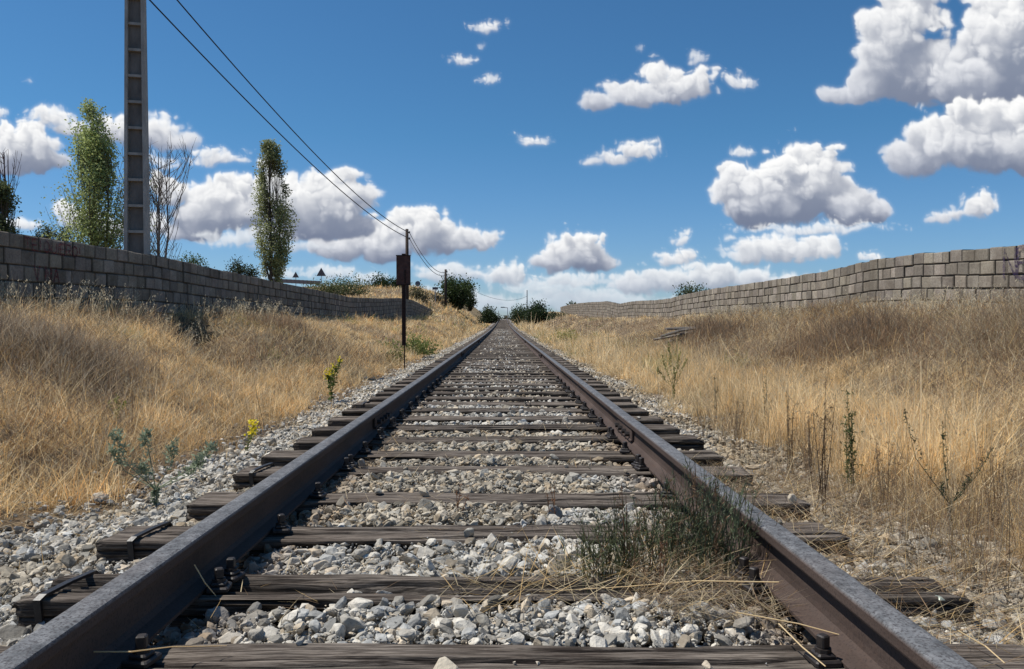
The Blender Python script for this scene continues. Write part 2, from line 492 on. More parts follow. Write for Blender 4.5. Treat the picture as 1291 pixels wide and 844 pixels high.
# ------------------------------------------------------------------ ballast stones
def rock_protos(n, npts, seed, bev=False):
    out = []; r = np.random.default_rng(seed)
    for k in range(n):
        p = r.normal(size=(npts,3)); p /= np.linalg.norm(p, axis=1)[:,None]
        # cut by a few planes so faces turn angular
        for _ in range(r.integers(3, 6)):
            d = r.normal(size=3); d /= np.linalg.norm(d); h = r.uniform(.45, .8)
            q = p@d; m = q > h; p[m] -= (q[m]-h)[:,None]*d
        p *= np.array([1, r.uniform(.6,1), r.uniform(.4,.75)])
        bm = bmesh.new()
        for q in p: bm.verts.new(q)
        res = bmesh.ops.convex_hull(bm, input=bm.verts)
        bad = list({g for g in res['geom_interior']+res['geom_unused'] if isinstance(g, bmesh.types.BMVert)})
        bmesh.ops.delete(bm, geom=bad, context='VERTS')
        if bev:
            bmesh.ops.dissolve_limit(bm, angle_limit=R(14), verts=bm.verts, edges=bm.edges)
            bmesh.ops.bevel(bm, geom=list(bm.edges), offset=.055, segments=1, affect='EDGES', clamp_overlap=True)
        bmesh.ops.triangulate(bm, faces=bm.faces)
        bm.verts.index_update()
        out.append((np.array([v.co[:] for v in bm.verts]), np.array([[v.index for v in f.verts] for f in bm.faces])))
        bm.free()
    return out

def scatter_rocks(pos, rad, cols, protos, flat=.8):
    n = len(pos); idx = rng.integers(0, len(protos), n)
    VV = []; FF = []; CC = []; base = 0
    for k, (pv, pf) in enumerate(protos):
        sel = np.where(idx == k)[0]
        if not len(sel): continue
        m = len(sel)
        q = rng.normal(size=(m,4)); q[:,1:3] *= .33; q /= np.linalg.norm(q, axis=1)[:,None]
        w,x,y,z = q.T
        Rm = np.stack([1-2*(y*y+z*z),2*(x*y-z*w),2*(x*z+y*w),2*(x*y+z*w),1-2*(x*x+z*z),2*(y*z-x*w),2*(x*z-y*w),2*(y*z+x*w),1-2*(x*x+y*y)], -1).reshape(m,3,3)
        sc = rad[sel,None]*rng.uniform(.8,1.25,(m,3))
        V = (pv[None]*sc[:,None,:])@Rm.transpose(0,2,1)
        V = V + pos[sel][:,None,:]
        VV.append(V.reshape(-1,3)); FF.append((pf[None]+ (base+np.arange(m)*len(pv))[:,None,None]).reshape(-1,3))
        CC.append(np.repeat(cols[sel], len(pv), 0)); base += m*len(pv)
    return np.concatenate(VV), np.concatenate(FF), np.concatenate(CC)

def ballast_level(x, y):
    ax = np.abs(x)
    z = np.interp(ax, [0,.5,.74,.80,.96,1.2,1.45,1.9,2.3,2.7], [-.016,-.020,-.030,-.048,-.060,-.070,-.105,-.165,-.150,-.10])
    return z + (fbm(x*2.2, y*2.2, 2, 77)-.5)*.05 + rise(y)
def gen_ballast():
    specs = [(1.2, 4.2, 3000, .0115, .034), (4.2, 8, 1900, .014, .034), (8, 16, 950, .019, .036), (16, 34, 420, .026, .044), (34, 75, 120, .042, .065), (1.3, 4.6, 5200, .004, .010)]
    P0 = rock_protos(22, 30, 5, True); P1 = rock_protos(10, 14, 6)
    for k, (a, b, den, r0, r1) in enumerate(specs):
        W = 2.75
        n = int(den*(b-a)*2*W)
        x = rng.uniform(-W, W, n); y = rng.uniform(a, b, n)
        rad = r0+(r1-r0)*rng.random(n)**2.0
        big = rng.random(n) < .012; rad[big] *= 1.6
        edge = 1.98 + (fbm(y*.8, np.sign(x)*.3, 2, 5)-.5)*.7 + .45*np.clip((4.3-y)/1.5, 0, 1)
        keep = (np.abs(x) < edge) | (rng.random(n) < .25*np.exp(-(np.abs(x)-edge)/.25))
        # frustum cull (generous)
        keep &= np.abs(x) < y*.80+.35
        ci = np.clip(np.searchsorted(sl_y, y), 1, len(sl_y)-1)
        dd = np.minimum(np.abs(y-sl_y[ci]), np.abs(y-sl_y[ci-1]))
        onsl = (dd < SL_W/2 - .012 + .016*vnoise(x*9, y*3, 4) + (.012 if k else 0)) & (np.abs(x) < SL_L/2+.01)
        split = (np.abs(y-sl_y[1]) < .03) & (np.abs(x) < 1.25)
        keep &= ~(onsl & ~split)
        rl = np.abs(np.abs(x)-RC) < .068
        keep &= ~rl | (rng.random(n) < .35)
        z = ballast_level(x, y) - rng.random(n)**1.6*.05 + rad*.25 - (.0, .003, .008, .015, .024, -.012)[k]
        z[split] = -.055+rng.random(split.sum())*.02
        z[rl] = np.minimum(z[rl], rise(y[rl])-.03)
        top = (~onsl) & (rng.random(n) < .02) & ~rl; z[top] += rad[top]*.7
        # a few loose stones lying on sleepers
        loose = onsl & (rng.random(n) < .004) & ~rl & (np.abs(y-sl_y[1]) > .2)
        keep |= loose; z[loose] = rise(y[loose]) + rad[loose]*.55
        x, y, z, rad = x[keep], y[keep], z[keep], rad[keep]; n = len(x)
        t = rng.random(n); g = .31+.52*rng.random(n)**.95
        c = np.stack([g, g*.975, g*.925], -1)
        blue = t < .22; c[blue] = g[blue,None]*np.array([.80,.83,.86])
        tan = t > .84; c[tan] = g[tan,None]*np.array([.95,.84,.70])
        dk = (t > .78) & (t < .84); c[dk] *= .45
        # rust dusted stones by the rails
        rd = np.exp(-((np.abs(np.abs(x)-RC)-.08)/.13)**2)[:,None]
        c = c*(1-rd*.6) + rd*.6*c*np.array([.45,.33,.26])
        du = (fbm(x*1.1, y*1.1, 3, 401)[:,None] > .56); c = np.where(du, c*np.array([.88,.83,.75]), c); rs = ((x > .95) & (fbm(x*1.6, y*1.2, 2, 77) > .42))[:,None]; c = np.where(rs, c*np.array([.80,.74,.66]), c)
        if k in (2,3,4): c *= 1.18
        c = c*np.array([1.0,.968,.905])
        V, Fc, C = scatter_rocks(np.stack([x,y,z],-1), rad, c, P0 if k < 2 else P1)
        o = np_mesh('ballast', V, [Fc], M['stone'], C)
        tag(o, ['loose white crushed stone ballast around the nearest sleepers', 'crushed stone ballast around the first rail joints',
                'crushed stone ballast in the middle stretch of track', 'fine looking ballast in the far stretch of track','ballast in the farthest visible stretch of track','small stone chips lying among the nearest ballast'][k], 'ballast', kind='stuff')
gen_ballast()

# ------------------------------------------------------------------ block walls
def wall(name, pts, ncourse, face, label, seed, tint):
    """pts: polyline (x,y,top). face=+1 looks to +x"""
    r = random.Random(seed); nr = np.random.default_rng(seed)
    pts = np.array(pts, float)
    seg = np.hypot(np.diff(pts[:,0]), np.diff(pts[:,1])); cum = np.r_[0, np.cumsum(seg)]
    def at(s):
        return np.interp(s, cum, pts[:,0]), np.interp(s, cum, pts[:,1]), np.interp(s, cum, pts[:,2])
    L = cum[-1]; V = []; Q = []; C = []; nb = 0
    ch = .200; th = .19
    for c in range(ncourse):
        s = -r.uniform(0, .2)
        while s < L:
            w = r.uniform(.29, .36)
            if r.random() < .12: w *= .55
            s0, s1 = max(s, 0), min(s+w, L)
            s += w
            if s1-s0 < .06: continue
            g = r.uniform(.004, .009); a0, a1 = s0+g, s1-g
            x0, y0, t0 = at(a0); x1, y1, t1 = at(a1)
            wob0 = (vnoise(np.array(a0*.25), np.array(seed*1.), seed)-.5)*.035; wob1 = (vnoise(np.array(a1*.25), np.array(seed*1.), seed)-.5)*.035
            t0 += wob0; t1 += wob1
            jt = r.uniform(-.007, .007) if c else r.uniform(-.012, .010)
            z0t, z1t = t0-c*ch+jt, t1-c*ch+jt+r.uniform(-.004,.004)
            gb = r.uniform(.006, .013)
            z0b, z1b = t0-(c+1)*ch+gb, t1-(c+1)*ch+gb
            off = r.uniform(-.012, .012); d = np.array([x1-x0, y1-y0]); d /= np.hypot(*d)
            nrm = np.array([d[1], -d[0]])
            if nrm[0]*face < 0: nrm = -nrm
            ins = r.uniform(.012, .022); rec = r.uniform(.010, .018)
            def pt(u, zt, zb, v, o):
                px = x0+(x1-x0)*u; py = y0+(y1-y0)*u
                return (px+nrm[0]*o, py+nrm[1]*o, zb+(zt-zb)*v)
            W = a1-a0; iu = ins/W; iv = ins/ch
            ring = [(0,0),(1,0),(1,1),(0,1)]; vs = []
            for (u, v) in ring: vs.append(pt(u, z0t+(z1t-z0t)*u, z0b+(z1b-z0b)*u, v, -th+off))
            for (u, v) in ring: vs.append(pt(u, z0t+(z1t-z0t)*u, z0b+(z1b-z0b)*u, v, off-rec))
            for (u, v) in ring:
                uu = iu if u == 0 else 1-iu; vv = iv if v == 0 else 1-iv
                uu += r.uniform(-.2,.2)*iu; vv += r.uniform(-.2,.2)*iv
                vs.append(pt(uu, z0t+(z1t-z0t)*u, z0b+(z1b-z0b)*u, vv, off))
            b = nb; fs = []
            for l in (0, 4):
                for k in range(4):
                    j = (k+1) % 4; fs.append((b+l+k, b+l+j, b+l+4+j, b+l+4+k))
            fs.append((b+8,b+9,b+10,b+11)); fs.append((b+3,b+2,b+1,b))
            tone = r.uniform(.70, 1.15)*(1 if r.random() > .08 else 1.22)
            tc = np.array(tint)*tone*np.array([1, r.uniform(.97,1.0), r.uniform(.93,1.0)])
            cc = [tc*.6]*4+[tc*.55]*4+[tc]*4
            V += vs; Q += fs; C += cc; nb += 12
    # mortar core, set back from the faces
    n = 120; ss = np.linspace(0, L, n)
    for k in range(n):
        x, y, t = at(ss[k]); a = at(min(ss[k]+.05, L)); bq = at(max(ss[k]-.05, 0))
        d = np.array([a[0]-bq[0], a[1]-bq[1]]); d /= np.hypot(*d); nrm = np.array([d[1], -d[0]])
        if nrm[0]*face < 0: nrm = -nrm
        wob = float((vnoise(np.array(ss[k]*.25), np.array(seed*1.), seed)-.5)*.035)
        for (o, z) in ((-.03, t+wob-.022), (-.16, t+wob-.022), (-.16, t-ncourse*ch-.02), (-.03, t-ncourse*ch-.02)):
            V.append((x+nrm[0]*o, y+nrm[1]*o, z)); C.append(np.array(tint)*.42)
        if k:
            b = nb+(k-1)*4
            for m in range(4): Q.append((b+m, b+(m+1)%4, b+4+(m+1)%4, b+4+m))
    t = empty(name, (pts[0,0], pts[0,1], pts[0,2]-ncourse*ch), label, 'wall')
    V = np.array(V, float) - np.array(t.location)
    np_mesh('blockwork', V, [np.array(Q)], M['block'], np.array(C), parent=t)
    return t
def L3(px, py, x=None, Y=None):
    Y = Y or (x-CX)*F/(px-HX); return (CX+(px-HX)/F*Y, Y, CZ+(HY-py)/F*Y)
lw = [(-6.1,5.0,1.86),(-5.98,8.2,1.87), L3(0,290,-5.9), L3(100,307,-5.92), L3(196,322,-5.9), L3(300,345,-5.88), L3(350,356,-5.9), L3(400,366,-5.9), L3(440,374.5,-5.9), (-5.95,38,1.88),(-6.0,47,2.18),(-6.1,55,2.3),(-6.15,62,2.15),(-6.2,70,1.95),(-6.3,78,1.7)]
rw = [(7.3,6.5,1.78),(7.2,9,1.83), L3(1291,308,7.12), L3(1160,319,7.1), L3(1100,328,7.1), L3(1040,343,7.1), L3(980,352,7.1), L3(900,364,7.1), L3(862,371,7.1), L3(845,377,7.15), L3(800,380,7.25), (7.3,51,1.93),(7.3,57,2.25), (7.4,70,2.5),(7.5,88,2.75),(7.5,105,2.75)]
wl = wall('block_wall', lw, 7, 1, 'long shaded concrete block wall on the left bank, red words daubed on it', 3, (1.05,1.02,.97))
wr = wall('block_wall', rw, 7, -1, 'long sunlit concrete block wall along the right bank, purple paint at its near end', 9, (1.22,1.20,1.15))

# painted words: strokes laid on the wall face
LET = {'T': [[(0,1),(1,1)],[(.5,1),(.5,0)]], 'E': [[(1,1),(0,1),(0,0),(1,0)],[(0,.5),(.8,.5)]],
 'Q': [[(.5,1),(.1,.8),(0,.4),(.2,.05),(.6,0),(.95,.3),(.95,.7),(.5,1)],[(.6,.3),(1,-.1)]],
 'U': [[(0,1),(0,.25),(.3,0),(.7,0),(1,.25),(1,1)]], 'I': [[(.5,1),(.5,0)]],
 'R': [[(0,0),(0,1),(.8,1),(.95,.75),(.8,.5),(0,.5)],[(.4,.5),(1,0)]],
 'O': [[(.5,1),(.1,.8),(0,.4),(.25,.02),(.7,.02),(1,.4),(.9,.8),(.5,1)]], '!': [[(.5,1),(.5,.35)],[(.5,.1),(.5,0)]], ' ': [] , 'V': [[(0,1),(.5,0),(1,1)]], 'A': [[(0,0),(.5,1),(1,0)],[(.2,.4),(.8,.4)]], 'N':[[(0,0),(0,1),(1,0),(1,1)]]}
def paint(parent, face, wallpts, y0, ztop, txt, lw_, lh, stroke, mat, name, label, slope=0, gap=1.35, seed=1, widths=None):
    r = random.Random(seed); b = MB(); pts = np.array(wallpts, float)
    wx = lambda y: np.interp(y, pts[:,1], pts[:,0])
    pos = y0
    for ch in txt:
        w = lw_*(.35 if ch in 'I! ' else 1)
        for st in LET[ch]:
            # resample
            q = []
            for a, c in zip(st[:-1], st[1:]):
                for k in range(5): q.append((a[0]+(c[0]-a[0])*k/5, a[1]+(c[1]-a[1])*k/5))
            q.append(st[-1])
            vs = []; fs = []
            for i, (u, v) in enumerate(q):
                u2, v2 = q[min(i+1,len(q)-1)]; u1, v1 = q[max(i-1,0)]
                d = Vector(((u2-u1)*w, (v2-v1)*lh)); d = d.normalized() if d.length > 0 else Vector((1,0))
                nx_, ny_ = -d.y*stroke/2*r.uniform(.6,1.2), d.x*stroke/2*r.uniform(.6,1.2)
                yy = (pos+u*w if face > 0 else 2*y0-pos-u*w)+r.uniform(-.003,.003); zz = ztop-lh+v*lh+slope*(pos-y0)+r.uniform(-.003,.003)
                for sg in (-1, 1):
                    y_ = yy+sg*nx_
                    vs.append((wx(y_)+face*.0165, y_, zz+sg*ny_))
            for i in range(len(q)-1): fs.append((2*i, 2*i+1, 2*i+3, 2*i+2))
            b.add(vs, fs)
        pos += w*gap
    o = b.build(name, mat); o.parent = parent
    o.matrix_parent_inverse.identity(); o.location = -Vector(parent.location)
    o['label'] = label; return o
def paintmat(name, c, thr):
    m, nt, b = new_mat(name)
    n = noise(nt, 30, 5, .7); b.inputs['Base Color'].default_value = c+(1,); b.inputs['Roughness'].default_value = .7
    nt.links.new(ramp(nt, n, [(thr-.12,0.0),(thr+.12,.85)]), b.inputs['Alpha']); return m
red = paintmat('faded_red_paint', (.16,.022,.03), .46); pur = paintmat('purple_paint', (.055,.035,.085), .50)
paint(wl, 1, lw, 10.15, 1.83, 'TE! QUIERO!', .125, .145, .026, red, 'painted_words', 'faded red hand-painted words', slope=.0, gap=1.3, seed=2)
paint(wl, 1, lw, 10.35, 1.50, 'V NA', .13, .20, .028, red, 'painted_marks', 'faded red painted strokes below the words', gap=1.5, seed=5)
paint(wr, -1, rw, 11.35, 1.80, 'NEU', .26, .42, .065, pur, 'painted_letters', 'purple sprayed letters, partly gone', gap=1.15, seed=8)

# ------------------------------------------------------------------ grasses
def blades(base, head, ln, wd, lean, droop, colr, segs=3, fan=None):
    """ribbon blades; returns V,Q,T,C"""
    n = len(base); ts = np.linspace(0, 1, segs+1)
    hx, hy = np.cos(head), np.sin(head)
    px, py = -hy, hx
    # random twist of ribbon around its axis
    tw = rng.uniform(0, 2*np.pi, n); wx = np.cos(tw); wy = np.sin(tw)
    pts = []
    for t in ts:
        ho = ln*(lean*t + droop*t*t); ve = ln*(t*np.sqrt(np.clip(1-lean**2,0.05,1)) - droop*.6*t*t)
        pts.append(np.stack([base[:,0]+hx*ho, base[:,1]+hy*ho, base[:,2]+ve], -1))
    V = np.zeros((n, 2*segs+1, 3)); C = np.zeros((n, 2*segs+1, 3))
    for k in range(segs):
        w = wd*(1-.55*ts[k])/2
        o = np.stack([wx*w, wy*w, 0*w], -1)
        V[:,2*k] = pts[k]-o; V[:,2*k+1] = pts[k]+o
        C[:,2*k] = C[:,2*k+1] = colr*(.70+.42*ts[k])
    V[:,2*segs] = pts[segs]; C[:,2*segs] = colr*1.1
    K = 2*segs+1; b0 = (np.arange(n)*K)[:,None]
    Q = np.concatenate([b0+np.array([[2*k,2*k+1,2*k+3,2*k+2]]) for k in range(segs-1)], 0) if segs > 1 else np.zeros((0,4), int)
    T = b0+np.array([[2*segs-2, 2*segs-1, 2*segs]])
    return V.reshape(-1,3), Q, T, C.reshape(-1,3)

def edge_l(y): return 1.95 + (vnoise(y*.9, y*0+3, 21)-.5)*.45 + .45*np.clip((4.4-y)/1.4, 0, 1)
def edge_r(y): return 1.78 + (vnoise(y*.9, y*0+9, 22)-.5)*.5 + .15*np.clip((4.0-y)/1.4, 0, 1)
GOLD = np.array([.82,.56,.255]); STRAW = np.array([.84,.68,.42]); BROWN = np.array([.40,.265,.155]); DUST = np.array([.43,.355,.26]); OCHRE = np.array([.64,.37,.15]); GREEN = np.array([.17,.19,.06])

def grass_field(side, zones, label, name):
    allV=[]; allQ=[]; allT=[]; allC=[]; b=0
    for (a, c, den, lmul, wmul, segs) in zones:
        W0, W1 = (1.5, 6.0) if side < 0 else (1.5, 7.2)
        if a > 17 and side < 0: W1 += 6 if a < 30 else 14
        n = int(den*(c-a)*(W1-W0)); nt_ = n//16
        tax = rng.uniform(W0, W1, nt_); ty = rng.uniform(a, c, nt_)
        ti = rng.integers(0, nt_, n); loose = rng.random(n) < .30
        rad_ = np.abs(rng.normal(0, .045*(1+a/25), n)); th_ = rng.uniform(0, 6.2832, n)
        ax = np.where(loose, rng.uniform(W0, W1, n), tax[ti]+rad_*np.cos(th_)); y = np.where(loose, rng.uniform(a, c, n), ty[ti]+rad_*np.sin(th_))
        t_h = rng.gamma(5, 1/5, nt_)[ti]; t_c = rng.random(nt_)[ti]; t_v = rng.uniform(.62, 1.25, nt_)[ti]; t_l = rng.uniform(0, 6.2832, nt_)[ti]
        t_h = np.where(loose, .8, t_h)
        keep = ax < y*.70+.6
        ax, y, t_h, t_c, t_v, t_l, th_, loose = [q[keep] for q in (ax, y, t_h, t_c, t_v, t_l, th_, loose)]
        x = ax*side
        e = edge_l(y) if side < 0 else edge_r(y)
        # clumping
        cl = fbm(x*2.3, y*2.3, 3, 60+int(side)); cl2 = fbm(x*7, y*7, 2, 66)
        pk = sst((ax-e)/.28)*(.20+.80*sst((cl-.34)/.22))*(.22+.78*sst((cl2-.34)/.28))
        pk = np.maximum(pk, .012*(ax > 1.5))
        if side < 0: pk *= 1-.93*np.clip(gully(x, y)*2.2, 0, 1)
        k2 = rng.random(len(x)) < pk
        x, y, ax, e, cl, t_h, t_c, t_v, t_l, th_, loose = [q[k2] for q in (x, y, ax, e, cl, t_h, t_c, t_v, t_l, th_, loose)]; n = len(x)
        z = terrain(x, y)-.01
        d = ax-e
        big = fbm(x*.55+9, y*.4, 3, 90); t = np.clip(t_c*.75+rng.random(n)*.25, 0, 1)
        if side < 0:
            brown = sst((big-.53)/.10)*sst((d-.8)/.5)
            hgt = .065+.095*cl + .05*sst(1-np.abs(d-.5)/.6)
            near_wall = sst((ax-5.2)/.4)
            colr = np.where((t < .45)[:,None], GOLD, np.where((t < .8)[:,None], STRAW, OCHRE))
            hgt = hgt + .04*near_wall
        else:
            bank = sst((ax-3.0-(big-.5)*1.2)/.7)
            brown = bank*sst((big-.33)/.2)
            hgt = .27*(1-bank)*(.45+.7*cl) + bank*(.05+.10*cl)
            hgt *= .45+.55*sst(d/.45)
            colr = np.where((t < .35)[:,None], GOLD, STRAW)
        bm = (.6*t_c+.4*rng.random(n) < brown*(.55 if side < 0 else .74))
        colr = np.where(bm[:,None], np.where((rng.random(n) < .5)[:,None], BROWN, DUST), colr)
        hgt = hgt*np.where(bm, .85, 1)
        gr = (fbm(x*1.1+40, y*.5, 2, 123) > (.68 if side < 0 else .70)) & (rng.random(n) < .4) & (y > 8)
        colr = np.where(gr[:,None], GREEN*1.5, colr)
        colr = colr*rng.uniform(.68, 1.28, (n,1))*t_v[:,None]*(.88+.5*cl[:,None])*(.85+.35*cl2[k2][:,None])
        # litter: flattened dead stalks
        flat = rng.random(n) < (.42 if side < 0 else np.where(bank > .5, .50, .16))
        lean = np.where(flat, rng.uniform(.72,.97,n), rng.beta(1.9,2.4,n)*.85)
        ln = hgt*(.35+.65*t_h)*rng.gamma(8, 1/8, n)*lmul*np.where(flat, .9, 1)*1.12
        z = z + np.where(flat, rng.random(n)*.10, 0)*np.clip(d, 0, 1)
        wd = rng.uniform(.0022,.0046,n)*wmul
        droop = rng.uniform(-.25,.5,n)
        head = np.where(loose, rng.uniform(0, 2*np.pi, n), np.where(rng.random(n) < .45, t_l+rng.normal(0,.5,n), th_+rng.normal(0,.6,n)))
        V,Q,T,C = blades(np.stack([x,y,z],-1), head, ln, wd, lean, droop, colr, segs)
        allV.append(V); allQ.append(Q+b); allT.append(T+b); allC.append(C); b += len(V)
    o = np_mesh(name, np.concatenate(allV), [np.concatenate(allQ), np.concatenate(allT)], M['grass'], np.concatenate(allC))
    tag(o, label, 'grass', kind='stuff')

ZL = [(2.4,6.5,7500,1.0,1.0,3),(6.5,11,4200,1.0,1.35,3),(11,18,2200,1.1,1.9,2),(18,32,800,1.25,3.2,2),(32,60,240,1.5,6.5,2),(60,130,60,2.2,14,2)]
grass_field(-1, ZL, 'dry golden grass covering the bank left of the track', 'dry_grass')
grass_field(1, ZL, 'dry blond grass and brown weeds covering the bank right of the track', 'dry_grass')

# oat stalks with pale spikelets
def oats(side, n, yr, xr, label, hmin=.3, hmax=.55, seed=3):
    r = np.random.default_rng(seed); ymin_wall = xr[0] > 4; ks = 1 if ymin_wall else .62
    y = r.uniform(yr[0], yr[1], n*3); ax = r.uniform(xr[0], xr[1], n*3)
    m = fbm(ax*1.5, y*1.5, 2, seed) > .48; y = y[m][:n]; ax = ax[m][:n]; x = ax*side; n = len(x)
    z = terrain(x, y); h = r.uniform(hmin, hmax, n); head = r.uniform(0, 6.283, n); lean = r.uniform(.05,.4,n)
    c = STRAW*r.uniform(.8,1.2,(n,1))
    V,Q,T,C = blades(np.stack([x,y,z],-1), head, h, np.full(n,.0035)*np.maximum(1, y/7), lean, r.uniform(0,.25,n), c, 3)
    Vs=[V]; Qs=[Q]; Ts=[T]; Cs=[C]; b=len(V)
    for k in range(9):   # spikelets along the upper stalk
        t = r.uniform(.68, 1.0, n); 
        bx = x+np.cos(head)*h*(lean*t+.12*t*t)+r.normal(0,.016,n); by = y+np.sin(head)*h*(lean*t+.12*t*t)+r.normal(0,.016,n)
        bz = z+h*t*np.sqrt(1-lean**2)*.93 - .01 + r.normal(0,.008,n)
        cc = np.array([.88,.77,.55])*r.uniform(.6,1.1,(n,1))*(1 if ymin_wall else .8)
        V,Q,T,C = blades(np.stack([bx,by,bz],-1), r.uniform(0,6.283,n), r.uniform(.020,.036,n)*ks, r.uniform(.006,.012,n)*ks*np.maximum(1, y/10), r.uniform(.2,.8,n), np.zeros(n), cc, 2)
        Vs.append(V); Qs.append(Q+b); Ts.append(T+b); Cs.append(C); b += len(V)
    o = np_mesh('wild_oats', np.concatenate(Vs), [np.concatenate(Qs), np.concatenate(Ts)], M['grass'], np.concatenate(Cs))
    tag(o, label, 'grass', kind='stuff')
oats(-1, 380, (7.5, 20), (4.9, 5.85), 'pale wild oat stalks with white spikelets along the foot of the left wall', .3, .62, 3)
oats(-1, 330, (4, 16), (2.4, 5), 'scattered pale oat stalks on the left bank', .22, .42, 4)
oats(1, 500, (8, 24), (5.4, 7.0), 'pale wild oat stalks along the foot of the right wall', .28, .5, 5)
oats(1, 420, (3.2, 14), (2.2, 5.2), 'scattered pale oat stalks on the right bank', .3, .5, 6)

# dead stalk litter on the gravel right of the track and under the bush
def litter(n, xr, yr, zoff, ln, label, cols, seed, wd=(.0015,.0035), up=.03):
    r = np.random.default_rng(seed); x = r.uniform(*xr, n*2); y = r.uniform(*yr, n*2)
    m = fbm(x*2.5, y*2.5, 2, seed) > .42; x = x[m][:n]; y = y[m][:n]; n = len(x)
    x = x[:n]; z = np.where(np.abs(x) < 2.2, ballast_level(x, y), terrain(x, y)) + r.random(n)*up + zoff
    c = np.array(cols)[r.integers(0, len(cols), n)]*r.uniform(.6,1.2,(n,1))
    V,Q,T,C = blades(np.stack([x,y,z],-1), r.uniform(0,6.283,n), r.uniform(*ln, n), r.uniform(*wd, n), r.uniform(.85,.999,n), r.uniform(-.1,.15,n), c, 3)
    o = np_mesh('straw_litter', V, [Q,T], M['grass'], C); tag(o, label, 'straw', kind='stuff')
litter(1300, (.42,.80), (2.05,2.6), .005, (.03,.13), 'matted grey dead stems lying under the green bush by the right rail', [DUST*1.2, BROWN*.8, STRAW*.8], 31, up=.05)
litter(330, (-.1,.8), (2.1,2.8), .015, (.06,.28), 'broken straw strewn over the gravel beside the green bush', [STRAW, GOLD], 32)
litter(11000, (.98,2.7), (1.8,4.6), .0, (.03,.20), 'brown dead stems matted over the gravel right of the track', [DUST, BROWN, BROWN*.7, STRAW, GOLD*.9], 33, up=.05)
litter(1300, (1.3,2.7), (1.8,5.0), .0, (.10,.35), 'upright wisps of dead weed on the gravel right of the track', [DUST, BROWN, STRAW], 36, up=.10)
litter(500, (-2.2,-1.35), (3.0,9), .0, (.04,.16), 'thin straw scattered over the gravel left of the track', [STRAW, GOLD], 34)
litter(420, (-.75,.75), (2,6), .005, (.03,.12), 'wisps of straw caught between the sleepers', [STRAW, GOLD, BROWN], 35)

def tangle(n, side, xr, yr, ln, label, cols, seed, wd, h=.16, lean=(.6,.999)):
    r = np.random.default_rng(seed); ax = r.uniform(*xr, n); y = yr[0]+(yr[1]-yr[0])*r.random(n)**1.4; x = ax*side
    m = fbm(x*1.4, y*1.4, 3, seed) > .40; x = x[m]; y = y[m]; n = len(x)
    z = terrain(x, y)+r.random(n)*h
    c = np.array(cols)[r.integers(0,len(cols),n)]*r.uniform(.6,1.25,(n,1))
    V,Q,T,C = blades(np.stack([x,y,z],-1), r.uniform(0,6.283,n), r.uniform(*ln,n), r.uniform(*wd,n)*np.maximum(1,y/7), r.uniform(*lean,n), r.uniform(-.3,.45,n)*(1 if lean[0] > .5 else .4), c, 4)
    o = np_mesh('straw_tangle', V, [Q,T], M['grass'], C); tag(o, label, 'straw', kind='stuff')
tangle(26000, -1, (2.1,5.8), (3,20), (.08,.34), 'tangled fallen stalks lying over the left bank', [STRAW, STRAW*1.1, GOLD, DUST], 301, (.002,.0045))
tangle(20000, -1, (2.4,5.6), (4.5,18), (.08,.3), 'dark broken stems lying in the left bank grass', [BROWN*.6, DUST*.6, BROWN*.9], 302, (.002,.005), .2)
tangle(1500, 1, (1.55,2.3), (2.6,7.5), (.16,.42), 'upright dry brown weed stems crowding the gravel edge right of the track', [BROWN, BROWN*.6, DUST, GOLD*.8], 305, (.0015,.003), .02, (.02,.4))
tangle(900, -1, (1.9,2.5), (3.6,9), (.12,.3), 'upright dry stems along the gravel edge left of the track', [BROWN, DUST, GOLD*.8], 306, (.0015,.003), .02, (.02,.45))
tangle(24000, 1, (2.9,7.0), (4,22), (.08,.36), 'tangled fallen stalks lying over the right bank', [STRAW, GOLD, DUST, BROWN], 303, (.002,.0045), .2)
tangle(14000, 1, (3.4,6.8), (4.5,24), (.08,.3), 'dark broken stems lying in the right bank weeds', [BROWN*.55, DUST*.6, BROWN*.9], 304, (.002,.005), .24)
# ------------------------------------------------------------------ individual weeds
def rv(a): return Vector((random.uniform(-a,a), random.uniform(-a,a), random.uniform(-a,a)))
def gz(x, y): return float(np.where(abs(x) < 2.0, ballast_level(np.array(x), np.array(y)), terrain(x, y)))
def jit(c, a=.25): k = random.uniform(1-a, 1+a); return (c[0]*k, c[1]*k, c[2]*k)

def wiry_bush(x, y, w, h, n, name, label, cat, colr, seed, rx=1.0):
    random.seed(seed); z = gz(x, y); t = empty(name, (x,y,z), label, cat)
    st = MB(); lf = MB()
    for i in range(n):
        bx = random.gauss(0, w*.35)*rx; by = random.gauss(0, w*.28)
        hh = h*random.uniform(.45, 1.0)*math.exp(-(bx/(w*1.1*rx))**2); an = random.uniform(0, 6.28); le = random.uniform(.0,.45)
        p0 = Vector((bx, by, -.02)); tip = p0+Vector((math.cos(an)*le*hh, math.sin(an)*le*hh, hh))
        mid = (p0+tip)/2+rv(.015)
        c = jit(colr, .4) if random.random() > .25 else jit((.26,.17,.10), .3)
        st.tube([p0, mid, tip], [.0016,.0012,.0005], 3, c, cap=False)
        for k in range(random.randint(6, 12)):
            u = random.uniform(.25, 1); q = (p0*(1-u)*(1-u)+mid*2*u*(1-u)+tip*u*u)
            d = (tip-p0).normalized()+rv(.8); 
            if random.random() < .4:
                l2 = random.uniform(.03,.08); st.tube([q, q+d.normalized()*l2], [.0009,.0004], 3, c, cap=False)
            lf.leaf(q, d, random.uniform(.012,.028), .0035, jit(c, .35))
    st.build('stems', M['leaf'], t); lf.build('leaves', M['leaf'], t)
    return t
DG = (.19,.22,.125)
wiry_bush(.68, 2.62, .24, .38, 210, 'green_bush', 'dark green wiry bush leaning on the inside of the right rail', 'bush', DG, 1, 1.2)
